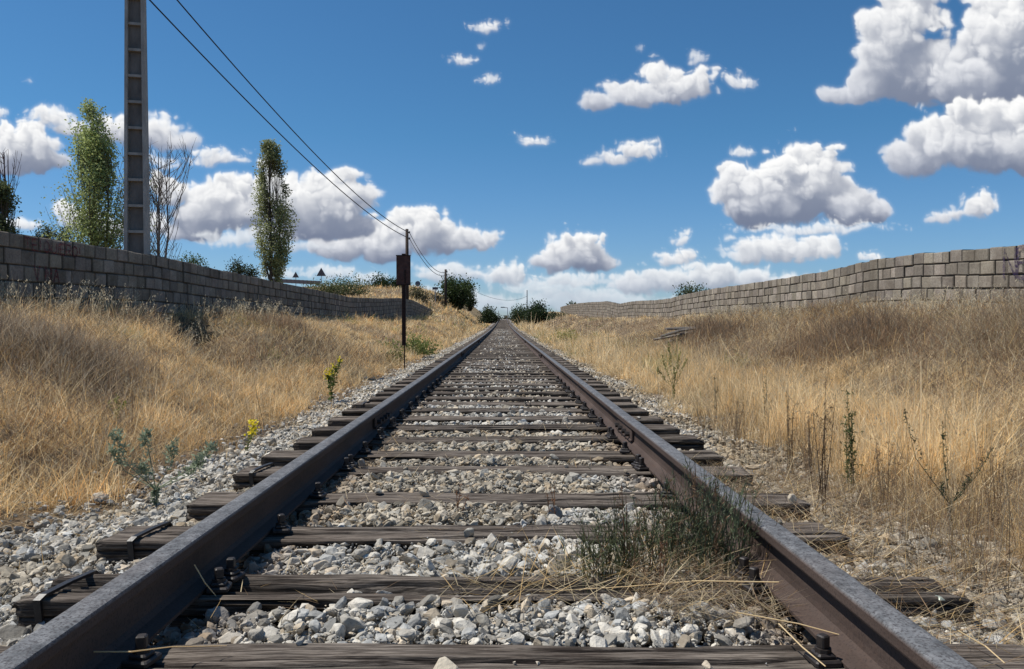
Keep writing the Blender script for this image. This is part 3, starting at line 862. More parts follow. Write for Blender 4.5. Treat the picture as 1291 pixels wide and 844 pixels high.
wiry_bush(.42, 2.46, .20, .27, 120, 'green_weed', 'thin green wiry weed just left of the larger green bush by the right rail', 'weed', (.17,.19,.095), 2, 1.3)

def stalk_weed(x, y, h, label, name='dry_stalk', colr=(.20,.13,.08), n=3, leafc=None, seed=1, spread=.15, nl=24, ls=.02, thick=.0022, cat='weed'):
    random.seed(seed); z = gz(x, y); t = empty(name, (x,y,z), label, cat); st = MB(); lf = MB()
    for i in range(n):
        an = random.uniform(0,6.28); le = random.uniform(0, spread); hh = h*random.uniform(.7,1) if i else h
        p0 = Vector((random.uniform(-.02,.02), random.uniform(-.02,.02), -.02)); tip = Vector((math.cos(an)*le*hh, math.sin(an)*le*hh, hh))
        mid = (p0+tip)/2+rv(.02*hh); c = jit(colr)
        st.tube([p0, mid, tip], [thick, thick*.8, thick*.35], 4, c, cap=False)
        for k in range(nl):
            u = random.uniform(.2, 1); q = (p0*(1-u)*(1-u)+mid*2*u*(1-u)+tip*u*u); d = Vector((0,0,.6))+rv(1)
            if k % 5 == 0:
                l2 = hh*random.uniform(.06,.16); e = q+d.normalized()*l2; st.tube([q, e], [thick*.4, thick*.2], 3, c, cap=False)
                for m in range(3): lf.leaf(q.lerp(e, random.random()), rv(1)+Vector((0,0,.5)), ls, ls*.35, jit(leafc or colr, .3))
            else: lf.leaf(q, d, ls*random.uniform(.6,1.3), ls*.3, jit(leafc or colr, .3))
    st.build('stems', M['leaf'], t); lf.build('leaves', M['leaf'], t); return t
def wxy(px, py, zg=-.15):
    Y = (CZ-zg)*F/(py-HY); return (CX+(px-HX)/F*Y, Y)
for k, (px, py, h, sp, lab) in enumerate([(1022,612,.42,.3,'spreading brown weed nearest the sleeper ends, left of the tall bare brown stalk'),(1120,640,.36,.35,'low bushy dry weed between the narrow green weed and the forked spiny weed'),
      (1262,668,.45,.3,'dry brown weed at the right photo edge beside the forked spiny weed'),(930,556,.34,.35,'short spreading dry weed at the gravel edge beyond the fourth sleeper')]):
    x, y = wxy(px, py, -.13); stalk_weed(x, y, h, lab, 'dry_weed', (.24,.165,.10), 9, (.30,.21,.13), 90+k, sp, 26, .013, .0016)
# reddish dry stems near the bush
for k, (px, py, h, lab) in enumerate([(795,745,.30,'reddish dry stalk rising left of the green bush by the right rail'),
      (838,762,.16,'short yellowed weed in the gravel below the green bush')]):
    x, y = wxy(px, py, -.04); stalk_weed(x, y, h, lab, n=2, seed=40+k, colr=(.22,.12,.07), nl=14, ls=.012, spread=.1)
for k, (px, py, h, lab) in enumerate([(700,655,.14,'small pinkish dry weed standing on the third sleeper, right of its middle'),
      (580,650,.10,'small brown weed at the edge of the third sleeper, near its middle'),(455,560,.0,'')]):
    if h:
        x, y = wxy(px, py, -.02); stalk_weed(x, y, h, lab, n=3, seed=50+k, colr=(.30,.17,.10), nl=10, ls=.014, spread=.5)

def thistle(x, y, h, ends, label, name, colr, seed, nl=16, ll=.045, lw=.012, cat='thistle', flower=None, rad=.0045, tipb=2.2):
    """ends: list of (dx, dz) branch tips, in metres from the base"""
    random.seed(seed); z = gz(x, y); t = empty(name, (x,y,z), label, cat); st = MB(); lf = MB(); fl = MB()
    trunk_top = Vector((0,0,h*.35))
    st.tube([(0,0,-.03),(.004,0,h*.18),trunk_top], [rad,rad*.9,rad*.8], 5, jit(colr, .1), cap=False)
    for (dx, dz) in ends:
        tip = Vector((dx, random.uniform(-.08,.08), dz)); mid = trunk_top.lerp(tip, .55)+Vector((dx*.12,0,-.02))+rv(.015)
        st.tube([trunk_top*.85, mid, tip], [rad*.7,rad*.5,rad*.25], 4, jit(colr, .1), cap=False)
        for k in range(nl):
            u = random.betavariate(tipb, 1.1); q = (rv(.018 if tipb > 3 else 0)+trunk_top*(1-u)*(1-u)+mid*2*u*(1-u)+tip*u*u)
            lf.leaf(q, Vector((0,0,.35))+rv(1), ll*random.uniform(.5,1.2), lw*random.uniform(.6,1.2), jit(colr, .35))
        if flower:
            fl = MB()
            for k in range(26):
                q = tip+rv(flower[1]); fl.leaf(q, rv(1), .022, .02, jit(flower[0], .2))
            fl.build('flower_head', M['leaf'], t)
    for k in range(nl):
        u = random.uniform(.1,1); lf.leaf(trunk_top*u, Vector((0,0,.2))+rv(1), ll*.8, lw, jit(colr, .3))
    st.build('stems', M['leaf'], t); lf.build('leaves', M['leaf'], t)
    return t
x, y = wxy(197, 640, -.15)
s = y/F
thistle(x, y, .30, [(-45*s,98*s),(-20*s,92*s),(75*s,78*s),(62*s,60*s),(-12*s,55*s),(18*s,80*s),(-55*s,75*s)], 'grey-green spiny thistle on the gravel edge left of the track', 'thistle', (.30,.345,.235), 4, nl=100, ll=.036, lw=.011, tipb=5)
YF = (.85,.70,.04)
def pt(px, py, zg): return wxy(px, py, zg)
x, y = wxy(312, 560, -.1); thistle(x, y, .16, [(.03,.19),(.07,.22),(.06,.17),(.0,.14)], 'small yellow-flowered weed at the gravel edge, left of the third sleepers', 'yellow_flower', (.17,.20,.06), 5, nl=14, ll=.03, lw=.01, flower=(YF,.028), rad=.003, cat='flower')
x, y = wxy(418, 490, -.0); thistle(x, y, .32, [(-.04,.36),(.05,.42),(.10,.50),(.02,.34),(-.06,.30)], 'leafy yellow-flowered weed in the grass left of the rusty sign post', 'yellow_flower', (.13,.18,.05), 6, nl=30, ll=.06, lw=.022, flower=(YF,.035), rad=.004, cat='flower')
x = -2.95; y = 6.3; thistle(x, y, .14, [(-.03,.16),(.03,.18),(.05,.13)], 'small bright green weed alone in the brown patch of the left bank', 'green_weed', (.22,.27,.06), 7, nl=22, ll=.035, lw=.016, rad=.003, cat='weed')
# right side
x, y = wxy(1203, 655, -.13); s = y/F
thistle(x, y, .33, [(-62*s,148*s),(-2*s,128*s),(42*s,100*s),(20*s,70*s),(-22*s,60*s)], 'forked dark green spiny weed at the foot of the right bank', 'spiny_weed', (.075,.095,.05), 9, nl=60, ll=.022, lw=.006, rad=.0032, cat='weed')
x, y = wxy(1078, 620, -.12); stalk_weed(x, y, .56, 'tall narrow green weed in blond grass right of the track', 'green_weed', (.13,.14,.06), 4, (.14,.17,.06), 61, .10, 70, .022)
x, y = wxy(1038, 650, -.12); stalk_weed(x, y, .62, 'tall bare brown stalk left of the narrow green weed', 'dry_stalk', (.13,.085,.055), 5, (.18,.12,.07), 62, .16, 26, .014)
x, y = wxy(1000, 600, -.12); stalk_weed(x, y, .50, 'thin brown stalks at the gravel edge, right of the fourth sleeper', 'dry_stalk', (.20,.14,.09), 5, (.26,.18,.10), 63, .2, 22, .014)
x, y = wxy(850, 497, -.1); thistle(x, y, .5, [(-.15,.55),(.08,.62),(-.05,.7),(.17,.5),(.0,.42),(-.22,.40)], 'bushy yellow-green weed at the gravel edge on the right, beyond the joints', 'green_weed', (.27,.27,.09), 10, nl=50, ll=.035, lw=.013, rad=.004, cat='weed')
x, y = wxy(335, 520, .0); stalk_weed(x, y, .55, 'thin dark stalk leaning right, left of the track before the sign post', 'dry_stalk', (.12,.08,.05), 1, (.2,.14,.08), 64, .35, 10, .014)
for k, (px, py, h, lab) in enumerate([(965,540,.5,'dark dry stalk in blond grass, first right of the bushy yellow-green weed'),(905,520,.42,'slim dark stalk between the bushy yellow-green weed and its taller neighbour'),(745,452,.5,'far dark stalk beside the right rail, before the green bushes')]):
    x, y = wxy(px, py, -.1); stalk_weed(x, y, h, lab, 'dry_stalk', (.10,.08,.05), 3, (.14,.12,.06), 70+k, .12, 24, .016)
x, y = -2.3, 19.5
def low_shrub(x, y, w, d, h, n, label, colr, seed, ll=.08, name='shrub', cat='shrub', group=None, stemc=(.12,.09,.06), z=None, var=.45, taper=1.0):
    random.seed(seed); z = gz(x, y) if z is None else z
    t = empty(name, (x,y,z), label, cat, group); st = MB(); lf = MB()
    nb = 22; br = []
    for i in range(nb):
        an = random.uniform(0,6.28); r = math.sqrt(random.random()); e = Vector((math.cos(an)*r*w*.48, math.sin(an)*r*d*.48, h*(1-.55*r*r*taper)*random.uniform(.6,1.02)))
        p0 = Vector((e.x*.25, e.y*.25, -.05)); st.tube([p0, (p0+e)/2+rv(.05*h), e], [.018*h,.01*h,.004*h], 4, stemc, cap=False); br.append((p0, e))
    for i in range(n):
        p0, e = random.choice(br); u = random.betavariate(2.4, 1.0)
        sc = .13*min(w, 2.5*h); q = p0.lerp(e, u)+Vector((random.gauss(0,sc), random.gauss(0,sc), random.gauss(0,sc*.8)))
        if q.z < 0: q.z = abs(q.z)*.5
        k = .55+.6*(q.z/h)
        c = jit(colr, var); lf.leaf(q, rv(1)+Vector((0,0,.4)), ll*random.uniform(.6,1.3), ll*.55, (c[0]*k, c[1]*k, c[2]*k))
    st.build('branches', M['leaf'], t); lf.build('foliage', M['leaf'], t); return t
low_shrub(-2.55, 22, 1.6, 3.0, .42, 1500, 'low yellowish green plants in the grass right of the rusty sign post', (.20,.24,.07), 11, .07, 'green_weeds', 'weeds')
low_shrub(-2.3, 17.5, .5, .5, .5, 260, 'green weed at the foot of the rusty sign post', (.22,.23,.07), 12, .05, 'green_weed', 'weed')
low_shrub(2.6, 33, .9, 6, .7, 900, 'yellow-green weeds beside the right rail before the dark bushes', (.36,.33,.10), 13, .09, 'green_weeds', 'weeds')
# dry brown brush heaps on the right bank, dark tangle left
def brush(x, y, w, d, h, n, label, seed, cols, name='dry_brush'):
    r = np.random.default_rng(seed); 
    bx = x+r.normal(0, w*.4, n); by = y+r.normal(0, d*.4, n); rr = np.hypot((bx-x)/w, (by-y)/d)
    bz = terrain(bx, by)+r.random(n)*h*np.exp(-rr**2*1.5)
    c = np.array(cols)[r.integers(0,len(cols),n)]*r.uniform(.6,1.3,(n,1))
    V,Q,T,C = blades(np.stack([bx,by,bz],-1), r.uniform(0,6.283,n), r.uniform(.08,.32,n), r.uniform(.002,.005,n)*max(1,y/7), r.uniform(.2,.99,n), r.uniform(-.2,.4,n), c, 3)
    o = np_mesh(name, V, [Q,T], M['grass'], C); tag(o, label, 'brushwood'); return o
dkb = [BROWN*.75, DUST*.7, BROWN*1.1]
brush(-3.9, 7.2, 1.2, 1.1, .28, 9000, 'grey-brown dead brush in the middle of the left bank', 81, [DUST*.8, BROWN*.8, DUST*1.2])
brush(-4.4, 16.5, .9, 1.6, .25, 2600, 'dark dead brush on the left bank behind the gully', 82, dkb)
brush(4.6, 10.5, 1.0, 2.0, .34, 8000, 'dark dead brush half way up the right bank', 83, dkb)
brush(5.2, 7.8, .9, 1.2, .32, 7500, 'tangle of grey-brown brush high on the right bank at the photo edge', 84, [BROWN, DUST, STRAW*.8])
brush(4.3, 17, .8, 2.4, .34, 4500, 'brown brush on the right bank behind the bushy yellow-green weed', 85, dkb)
brush(5.6, 13.2, .7, 1.6, .28, 2600, 'brown brush just below the right wall', 86, [BROWN, DUST, GOLD*.7])
r_ = np.random.default_rng(88); n_ = 11000; t_ = r_.random(n_); gx = G0[0]+(G1[0]-G0[0])*t_+r_.normal(0,.19,n_); gy = G0[1]+(G1[1]-G0[1])*t_+r_.normal(0,.19,n_)  # near-black stems along the gully put its shadow line into colour
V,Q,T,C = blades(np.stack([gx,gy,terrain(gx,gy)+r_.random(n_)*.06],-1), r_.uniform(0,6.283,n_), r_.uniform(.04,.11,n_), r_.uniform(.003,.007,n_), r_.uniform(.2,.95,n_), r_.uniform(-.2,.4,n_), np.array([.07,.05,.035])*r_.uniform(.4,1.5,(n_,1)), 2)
o = np_mesh('gully_shade_weeds', V, [Q,T], M['grass'], C); tag(o, 'dark weeds added as painted shade in the gully that runs down the left bank', 'weeds', kind='stuff')
# old log / pale branch pile on right bank (about (870,412))
random.seed(5); b = MB()
lx, ly = 4.1, 17.6; lz = float(terrain(lx, ly))
for k in range(7):
    a = random.uniform(-.4,.4); p = Vector((random.uniform(-.3,.3), random.uniform(-.3,.3), .12+k*.03)); d = Vector((math.cos(a), math.sin(a), random.uniform(-.05,.25)))*random.uniform(.4,.7)
    b.tube([p-d, p+rv(.04), p+d], [.03,.035,.015], 6, (1,1,1))
o = b.build('dead_branches', simple('dead_wood', (.16,.13,.11), (.28,.25,.21), 12, .9)); o.location = (lx,ly,lz)
tag(o, 'pile of pale dead branches on the right bank below the wall', 'branches')

# long straw stalks lying about
def straw(pts, label, r=.0017):
    random.seed(len(label)); b = MB(); b.tube([Vector(p) for p in pts], [r,r,r*.8,r*.5][:len(pts)] if len(pts) <= 4 else r, 5, tuple(STRAW*1.1))
    o = b.build('straw_stalk', M['grass']); tag(o, label, 'straw'); return o
def WP(px, py, z): x, y = wxy(px, py, z); return (x, y, z)
straw([WP(985,737,.075), WP(880,735,.06), WP(790,742,.03), WP(680,748,.01)], 'long straw stalk lying level below the green bush')
straw([WP(105,822,.045), WP(165,822,.05), WP(215,816,.04), WP(285,815,.02)], 'straw stalk lying behind the nearest left rail screw')
straw([WP(245,712,.10), WP(258,735,.05), WP(272,752,.0)], 'short straw propped against the left rail by the split sleeper')
straw([WP(930,775,.05), WP(1010,790,.04), WP(1090,812,.02)], 'straw stalk crossing the foot of the right rail near the camera')
straw([WP(985,790,.05), WP(1015,820,.03), WP(1045,845,.02)], 'stout straw stalk slanting over the right end of the nearest sleeper')
straw([WP(1215,800,.06), WP(1250,820,.04), WP(1275,842,.03)], 'stout straw stalk in the bottom right corner')
# crushed can
b = MB(); random.seed(3)
pts = [(0,0,0),(0,.0,.03),(.006,.004,.06),(.0,.0,.10)]
b.tube([(-.05,0,.02),(-.02,.004,.022),(.012,-.004,.018),(.05,0,.02)], [.019,.011,.014,.020], 9, (.45,.48,.43))
o = b.build('crushed_can', simple('worn_can', (.5,.52,.5), (.75,.78,.74), 25, .4, tint=True, metallic=.3, spec=.5), smooth=True)
x, y = wxy(1206, 790, -.08); o.location = (x, y, -.05); o.rotation_euler = (0,.25,.1)
tag(o, 'small pale crushed can in the weeds outside the right rail', 'can')

# ------------------------------------------------------------------ poles, cables, signs
def concrete_pole():
    x, y = -6.36, 14.3; z0 = .8
    t = empty('utility_pole', (x,y,z0), 'tall concrete utility pole with recessed ladder-like panels behind the left wall', 'utility pole')
    H = 8.6; a0, a1 = .20, .125; d0, d1 = .155, .11
    lerp = lambda u, v, k: u+(v-u)*k
    b = MB()
    # two flanges (left and right) tapering, thin web with rungs
    for s in (-1, 1):
        vs = []
        for k in (0, 1):
            hx, hd = lerp(a0,a1,k), lerp(d0,d1,k); fw = lerp(.06,.042,k)
            xs = sorted((s*hx, s*(hx-fw)))
            for (xx, yy) in ((xs[0],-hd),(xs[1],-hd),(xs[1],hd),(xs[0],hd)): vs.append((xx,yy,k*H))
        b.add(vs, [(3,2,1,0),(4,5,6,7),(0,1,5,4),(1,2,6,5),(2,3,7,6),(3,0,4,7)])
    b.build('flanges', M['concrete'], t)
    w = MB(); vs = []
    for k in (0, 1):
        hx = lerp(a0-.055,a1-.038,k)
        for (xx, yy) in ((-hx,-.03),(hx,-.03),(hx,.03),(-hx,.03)): vs.append((xx,yy,k*(H-.02)+.01))
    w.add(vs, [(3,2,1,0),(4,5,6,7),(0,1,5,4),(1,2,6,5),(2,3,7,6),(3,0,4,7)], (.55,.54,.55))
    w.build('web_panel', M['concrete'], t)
    z = .2
    while z < H-.1:
        k = z/H; hx = lerp(a0-.058,a1-.040,k); hd = lerp(d0,d1,k)*.86
        r = MB(); r.box((0, -(hd+.03)/2, z), (2*hx, hd-.03, .045), tint=(.9,.9,.9)); r.build('rung', M['concrete'], t)
        z += .45
    t.rotation_euler = (0, 0, R(13))
    c = MB(); c.box((0,0,H+.05), (.9,.10,.10), bev=.01); c.build('cross_arm', M['strap'], t)
    return t
concrete_pole()
def wood_pole(px, Y, ztop, zb, r, label, top=True):
    x = CX+(px-HX)/F*Y
    t = empty('utility_pole', (x,Y,zb), label, 'utility pole', 'wooden utility poles behind the left bank')
    b = MB(); b.tube([(0,0,-.3),(0,0,(ztop-zb)*.5),(0,0,ztop-zb)], [r,r*.9,r*.75], 10); b.build('pole_shaft', M['pole_wood'], t, True)
    if top:
        for q in (-.25,-.65):
            i = MB(); i.tube([(0,0,ztop-zb+q),(.16,0,ztop-zb+q)], .02, 6); i.tube([(.16,0,ztop-zb+q-.03),(.16,0,ztop-zb+q+.10)], .045, 8); i.build('insulator', M['wire'], t)
    return (x, Y, ztop)
p1 = wood_pole(513.5, 53, 6.85, 1.0, .13, 'wooden utility pole directly behind the rusty sign plate')
p2 = wood_pole(562, 89, CZ+66.6*89/F, 2.2, .16, 'wooden utility pole in front of the round green tree, nearest of those beyond the sign')
p3 = wood_pole(592, 150, CZ+44.6*150/F, 2.4, .22, 'farthest wooden utility pole, right of the round green tree')
wood_pole(573, 112, CZ+44*112/F, 2.2, .12, 'short thin wooden post left of its still shorter neighbour below the green tree', False)
wood_pole(582.5, 125, CZ+28*125/F, 2.2, .11, 'shortest thin wooden post below the green tree', False)
def cable(a, b_, sag, r, label, n=36, grp=None):
    a = Vector(a); b_ = Vector(b_); pts = []; rad = []
    for i in range(n+1):
        t = i/n; p = a.lerp(b_, t); p.z -= 4*sag*t*(1-t); pts.append(p); rad.append(r*(1+p.y/45))
    m = MB(); m.tube(pts, rad, 6); o = m.build('overhead_cable', M['wire'], smooth=True); tag(o, label, 'cable', grp)
ca = (-6.5,14.3)
cable((-6.42,ca[1],7.32), (p1[0]+.16,53,6.62), .70, .0105, 'upper overhead cable from the concrete pole to the first wooden pole')
cable((-6.42,ca[1],6.72), (p1[0]+.16,53,6.25), .62, .0105, 'lower overhead cable from the concrete pole to the first wooden pole')
cable((p1[0]+.16,53,6.62), (p2[0]+.16,89,p2[2]-.25), .95, .009, 'upper overhead cable between the first and second wooden poles')
cable((p1[0]+.16,53,6.25), (p2[0]+.16,89,p2[2]-.55), .95, .009, 'lower overhead cable between the first and second wooden poles')
cable((p2[0]+.16,89,p2[2]-.3), (p3[0],150,p3[2]-.3), 1.0, .006, 'overhead cable between the second and third wooden poles')
cable((p3[0],150,p3[2]-.3), P(664,374,230), 1.6, .006, 'far overhead cable from the third wooden pole across the track')

def rusty_sign():
    x, y = P(509, 0, 16)[:2]; z0 = float(terrain(x, y))-.02
    t = empty('trackside_sign', (x,y,z0), 'rusty brown rectangular sign plate on a dark post beside the left rail', 'sign')
    zt = CZ+(HY-322)/F*16-z0; zb = CZ+(HY-360)/F*16-z0; zk = CZ+(HY-436)/F*16-z0
    b = MB(); b.box((0,0,(zt+zb)/2), (.28,.012,zt-zb), bev=.003); pl = b.build('sign_plate', M['rust'], t)
    b = MB(); b.box((0,-.012,zt-.01), (.29,.012,.018)); b.box((0,-.012,zb+.01), (.29,.012,.018)); b.build('plate_rim', M['rustpost'], pl)
    b = MB(); b.box((.035,-.012,zb+.17), (.03,.012,.26), tint=(1,1,1)); b.build('bracket', M['rustpost'], pl)
    b = MB(); b.box((0,.05,(zt+.03+zk)/2), (.075,.06,zt+.03-zk), bev=.006); b.build('post', M['rustpost'], t)
    b = MB(); b.tube([(.01,.05,-.1),(.01,.05,zk)], .013, 6); b.build('rod', M['rustpost'], t)
rusty_sign()

def road_sign(px, py, Y, kind, size, label, posth=1.6):
    x, y, z = P(px, py, Y); t = empty('road_sign', (x,y,z-posth), label, 'road sign')
    b = MB(); b.tube([(0,0,-.8),(0,0,posth+size*.3)], .035, 6, (.45,.46,.48)); b.build('post', M['plain'], t)
    b = MB()
    if kind == 'tri':
        ring = [(-size/2,-size*.29),(size/2,-size*.29),(0,size*.58)]
    elif kind == 'round': ring = [(math.cos(a)*size/2, math.sin(a)*size/2) for a in np.linspace(0, 2*math.pi, 17)[:-1]]
    else: ring = [(-size/2,-size*.22),(size/2,-size*.22),(size/2,size*.22),(-size/2,size*.22)]
    n = len(ring); vs = [(a,-.06,posth+c) for a, c in ring]+[(a,-.045,posth+c) for a, c in ring]
    fs = [tuple(range(n)), tuple(range(2*n-1,n-1,-1))]+[(i,i+n,(i+1)%n+n,(i+1)%n) for i in range(n)]
    b.add(vs, fs, (.16,.13,.13) if kind != 'round' else (.16,.17,.2)); pl = b.build('sign_face', M['plain'], t)
road_sign(406, 345, 80, 'tri', .95, 'larger triangular road sign on the embankment, seen from behind')
road_sign(374, 348, 84, 'tri', .70, 'smaller triangular road sign on the embankment next to the tall poplar')
road_sign(527, 358, 84, 'round', .55, 'small round road sign on the embankment right of the rusty sign plate')
road_sign(549, 364, 88, 'rect', .62, 'small flat rectangular road sign left of the second wooden pole')
# low roadside barrier / pale parapet on the embankment
b = MB(); A = P(345,354,78); B = P(402,357,78)
for k in range(12):
    u = k/11; b.box((A[0]+(B[0]-A[0])*u, 78, A[2]+(B[2]-A[2])*u), ((B[0]-A[0])/11+.02, .3, .35), tint=(.30,.24,.22))
o = b.build('road_parapet', M['plain']); tag(o, 'low pale parapet along the embankment road left of the triangular signs', 'parapet')
def mast(px, pyt, pyb, Y, label, arm=0, r=.16):
    x, y, zt = P(px, pyt, Y); zb = P(px, pyb, Y)[2]
    t = empty('lamp_mast', (x,y,zb), label, 'mast')
    b = MB(); b.tube([(0,0,-1),(0,0,zt-zb)], [r,r*.7], 8, (.28,.29,.31)); b.build('mast_shaft', M['plain'], t)
    if arm:
        b = MB(); b.tube([(0,0,zt-zb-.1),(-arm,0,zt-zb+.05)], [.10,.10], 6, (.3,.3,.32)); b.box((-arm-.4,0,zt-zb+.05),(1.0,.35,.25),tint=(.22,.23,.25)); b.build('lamp_arm', M['plain'], t)
mast(664.5, 366, 392, 230, 'tall thin grey mast rising behind the dark trackside bushes', r=.17)
mast(640, 388, 402, 210, 'small street lamp mast above the end of the track', .9, .09)
mast(628.5, 392, 402, 210, 'tiny post standing just left of the street lamp at the end of the track', 0, .09)

# ------------------------------------------------------------------ trees
def tree(name, label, cat, x, y, H, stems, leafn, leafs, colr, seed, shape, bare=0, barkc=(.16,.13,.10), upright=.25, group=None, z=None, r0=None):
    """shape(u) -> crown radius at height fraction u"""
    random.seed(seed); z = float(terrain(x, y)) if z is None else z
    t = empty(name, (x,y,z), label, cat, group); tr = MB(); lf = MB(); tips = []
    r0 = r0 or H*.011
    for s in range(stems):
        an = random.uniform(0,6.28); hh = H*(random.uniform(.72,1.0) if s else 1.0)
        off = shape(.5)*.75*(random.random() if stems > 1 and s else .1)
        pts = []; rad = []; n = 9
        for i in range(n+1):
            u = i/n; k = off*(u**.8)*(1.0 if u < .6 else max(.2, 1-(u-.6)*1.6))
            pts.append(Vector((math.cos(an)*k, math.sin(an)*k, hh*u))+rv(.018*H*u*.5)); rad.append(r0*(1-.93*u)*(1 if s == 0 else .7)+.006)
        tr.tube(pts, rad, 6, barkc, cap=False)
        nb = int(26+H*2)
        for b in range(nb):
            u = random.uniform(.08,.97); i = min(int(u*n), n-1); p = pts[i].lerp(pts[i+1], u*n-i)
            a2 = random.uniform(0,6.28); L = shape(u*hh/H)*random.uniform(.45,1.05)
            d = Vector((math.cos(a2), math.sin(a2), 0)); rise_ = L*random.uniform(.6,1.5)*(1+upright*2)
            e = p + d*L*.8 + Vector((0,0,rise_)); e.z = min(e.z, H*1.0)
            # keep within crown
            rr = shape(min(e.z/H,1)); q = math.hypot(e.x, e.y)
            if q > rr and q > 0: e.x *= rr/q; e.y *= rr/q
            m = p.lerp(e, .5)+d*L*.12
            tr.tube([p, m, e], [max(r0*.28*(1-u),.008), .008, .004], 4, barkc, cap=False)
            tips.append((p, m, e, u))
            if bare:
                for w in range(bare):
                    q = m.lerp(e, random.random()); e2 = q+Vector((random.uniform(-.3,.3), random.uniform(-.3,.3), random.uniform(.2,.7)))*L*.8
                    tr.tube([q, e2], [.006,.003], 3, barkc, cap=False)
    for i in range(leafn):
        p, m, e, u = random.choice(tips); k = random.betavariate(2,1.1)
        q = (p*(1-k)*(1-k)+m*2*k*(1-k)+e*k*k)
        sc = .07+.10*shape(u); g3 = lambda: max(-1.3, min(1.3, random.gauss(0,1)))*sc; q = q+Vector((g3(), g3(), g3()))
        # clumps: drop leaves in noise voids
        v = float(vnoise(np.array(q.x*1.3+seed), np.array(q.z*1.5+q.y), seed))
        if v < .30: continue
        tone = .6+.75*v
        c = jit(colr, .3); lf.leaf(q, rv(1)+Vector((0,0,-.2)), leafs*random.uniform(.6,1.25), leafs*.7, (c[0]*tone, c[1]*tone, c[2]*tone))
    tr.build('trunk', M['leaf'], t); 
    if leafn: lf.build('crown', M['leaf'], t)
    return t
def at(px, Y): return CX+(px-HX)/F*Y
LG = (.36,.41,.16)
cone = lambda w: (lambda u: w*max(.12, min(1, (1.02-u)*2.2))*(.55+.45*min(1, u*4)))
# tall loose poplar left of the pole
Y = 25; tree('poplar_tree', 'tall loose green poplar just left of the concrete pole', 'poplar tree', at(122,Y), Y, CZ+276/F*Y-1.0, 6, 19000, .078, LG, 21, lambda u: 1.6*(1.0 if u < .35 else max(.14, 1-(u-.35)*1.35))*(.95+.28*math.sin(u*15)), upright=.25)
Y = 26; tree('poplar_tree', 'smaller half bare poplar directly behind the concrete pole', 'poplar tree', at(178,Y), Y, CZ+225/F*Y-1.0, 3, 1700, .08, LG, 22, lambda u: .95*max(.2, 1-abs(u-.45)*1.4), bare=1, upright=.6)
Y = 22; tree('bare_tree', 'nearly leafless fan-shaped tree just right of the concrete pole', 'tree', at(202,Y), Y, CZ+212/F*Y-.9, 4, 160, .06, (.20,.20,.08), 23, lambda u: .15+1.5*u*(1.3-u)*1.6, bare=2, barkc=(.24,.20,.17), upright=.35, r0=.045)
Y = 45; tree('poplar_tree', 'slender columnar poplar standing alone in the middle of the left bank skyline', 'poplar tree', at(343,Y), Y, CZ+228/F*Y-1.1, 4, 18000, .125, (.31,.33,.15), 24, lambda u: 1.75*(min(1,.35+u*1.6) if u < .45 else max(.12, 1-(u-.45)*1.5))*(.95+.1*math.sin(u*21)), upright=.8)
Y = 22; tree('leafy_tree', 'dark green tree with bare top twigs cut by the left photo edge', 'tree', at(6,Y), Y, CZ+180/F*Y-1.0, 5, 9000, .075, (.15,.18,.08), 25, lambda u: .95*max(.15, 1-u*.75), upright=.4)
Y = 22.5; tree('bare_tree', 'thin bare twigs rising above the dark tree at the left photo edge', 'tree', at(12,Y), Y, CZ+218/F*Y-1.0, 3, 0, .07, (.1,.12,.05), 26, lambda u: .65*max(.3, u), bare=2, barkc=(.15,.09,.08), upright=1.2)
def far_shrub(px, pyt, pyb, wpx, Y, label, colr=(.075,.095,.035), seed=1, n=900, d=None, taper=1.0, name='bush', cat='bush', ll=None):
    x, _, zb = P(px, pyb, Y); zt = P(px, pyt, Y)[2]; w = wpx/F*Y
    low_shrub(x, Y, w, d or w, zt-zb, int(n*1.6), label, colr, seed, ll or max(.06, 2.7/F*Y), name, cat, None, z=zb, taper=taper)
far_shrub(62, 279, 312, 26, 50, 'dark shrub behind the left wall, second from the photo edge', (.07,.09,.05), 31, 500)
far_shrub(86, 283, 312, 20, 52, 'smaller dark shrub behind the left wall beside the tall loose poplar', (.07,.09,.05), 32, 350)
far_shrub(245, 321, 345, 34, 60, 'bright green bush peeping over the left wall right of the bare tree', (.09,.13,.04), 33, 500)
far_shrub(302, 319, 352, 30, 60, 'dark pointed shrub over the left wall left of the slender poplar', (.06,.08,.04), 34, 600, taper=1.6)
far_shrub(318, 337, 352, 24, 60, 'low dark bush at the left foot of the slender poplar', (.06,.08,.04), 35, 300)
far_shrub(482, 346, 366, 30, 90, 'dark green bush on the embankment just left of the rusty sign plate', (.05,.08,.03), 36, 700)
far_shrub(500, 349, 368, 22, 90, 'dark green bush on the embankment hidden partly by the rusty sign plate', (.05,.08,.03), 37, 400)
far_shrub(440, 352, 372, 70, 70, 'straggling green scrub on the embankment above the left wall', (.13,.15,.065), 38, 900, d=4)
far_shrub(412, 356, 372, 60, 66, 'low green scrub below the larger triangular road sign', (.13,.15,.065), 39, 700, d=4)
far_shrub(526, 363, 384, 32, 80, 'round brownish bush on the slope right of the rusty sign plate', (.13,.12,.06), 40, 700)
far_shrub(577, 349, 390, 37, 102, 'round green tree beside the second wooden pole', (.07,.10,.035), 41, 4200, taper=.35, name='round_tree', cat='tree')
far_shrub(592, 366, 392, 16, 112, 'small green tree at the right foot of the round green tree', (.075,.10,.04), 42, 500)
far_shrub(550, 368, 388, 24, 90, 'grey scrub left of the second wooden pole', (.13,.12,.085), 43, 400)
far_shrub(616.5, 385, 407, 25, 88, 'low dark green bush close to the left rail near its vanishing point', (.055,.08,.032), 44, 1100, taper=1.5)
far_shrub(655, 387, 410, 24, 112, 'green hedge-like bush first right of the vanishing track', (.06,.085,.035), 45, 900, taper=.4)
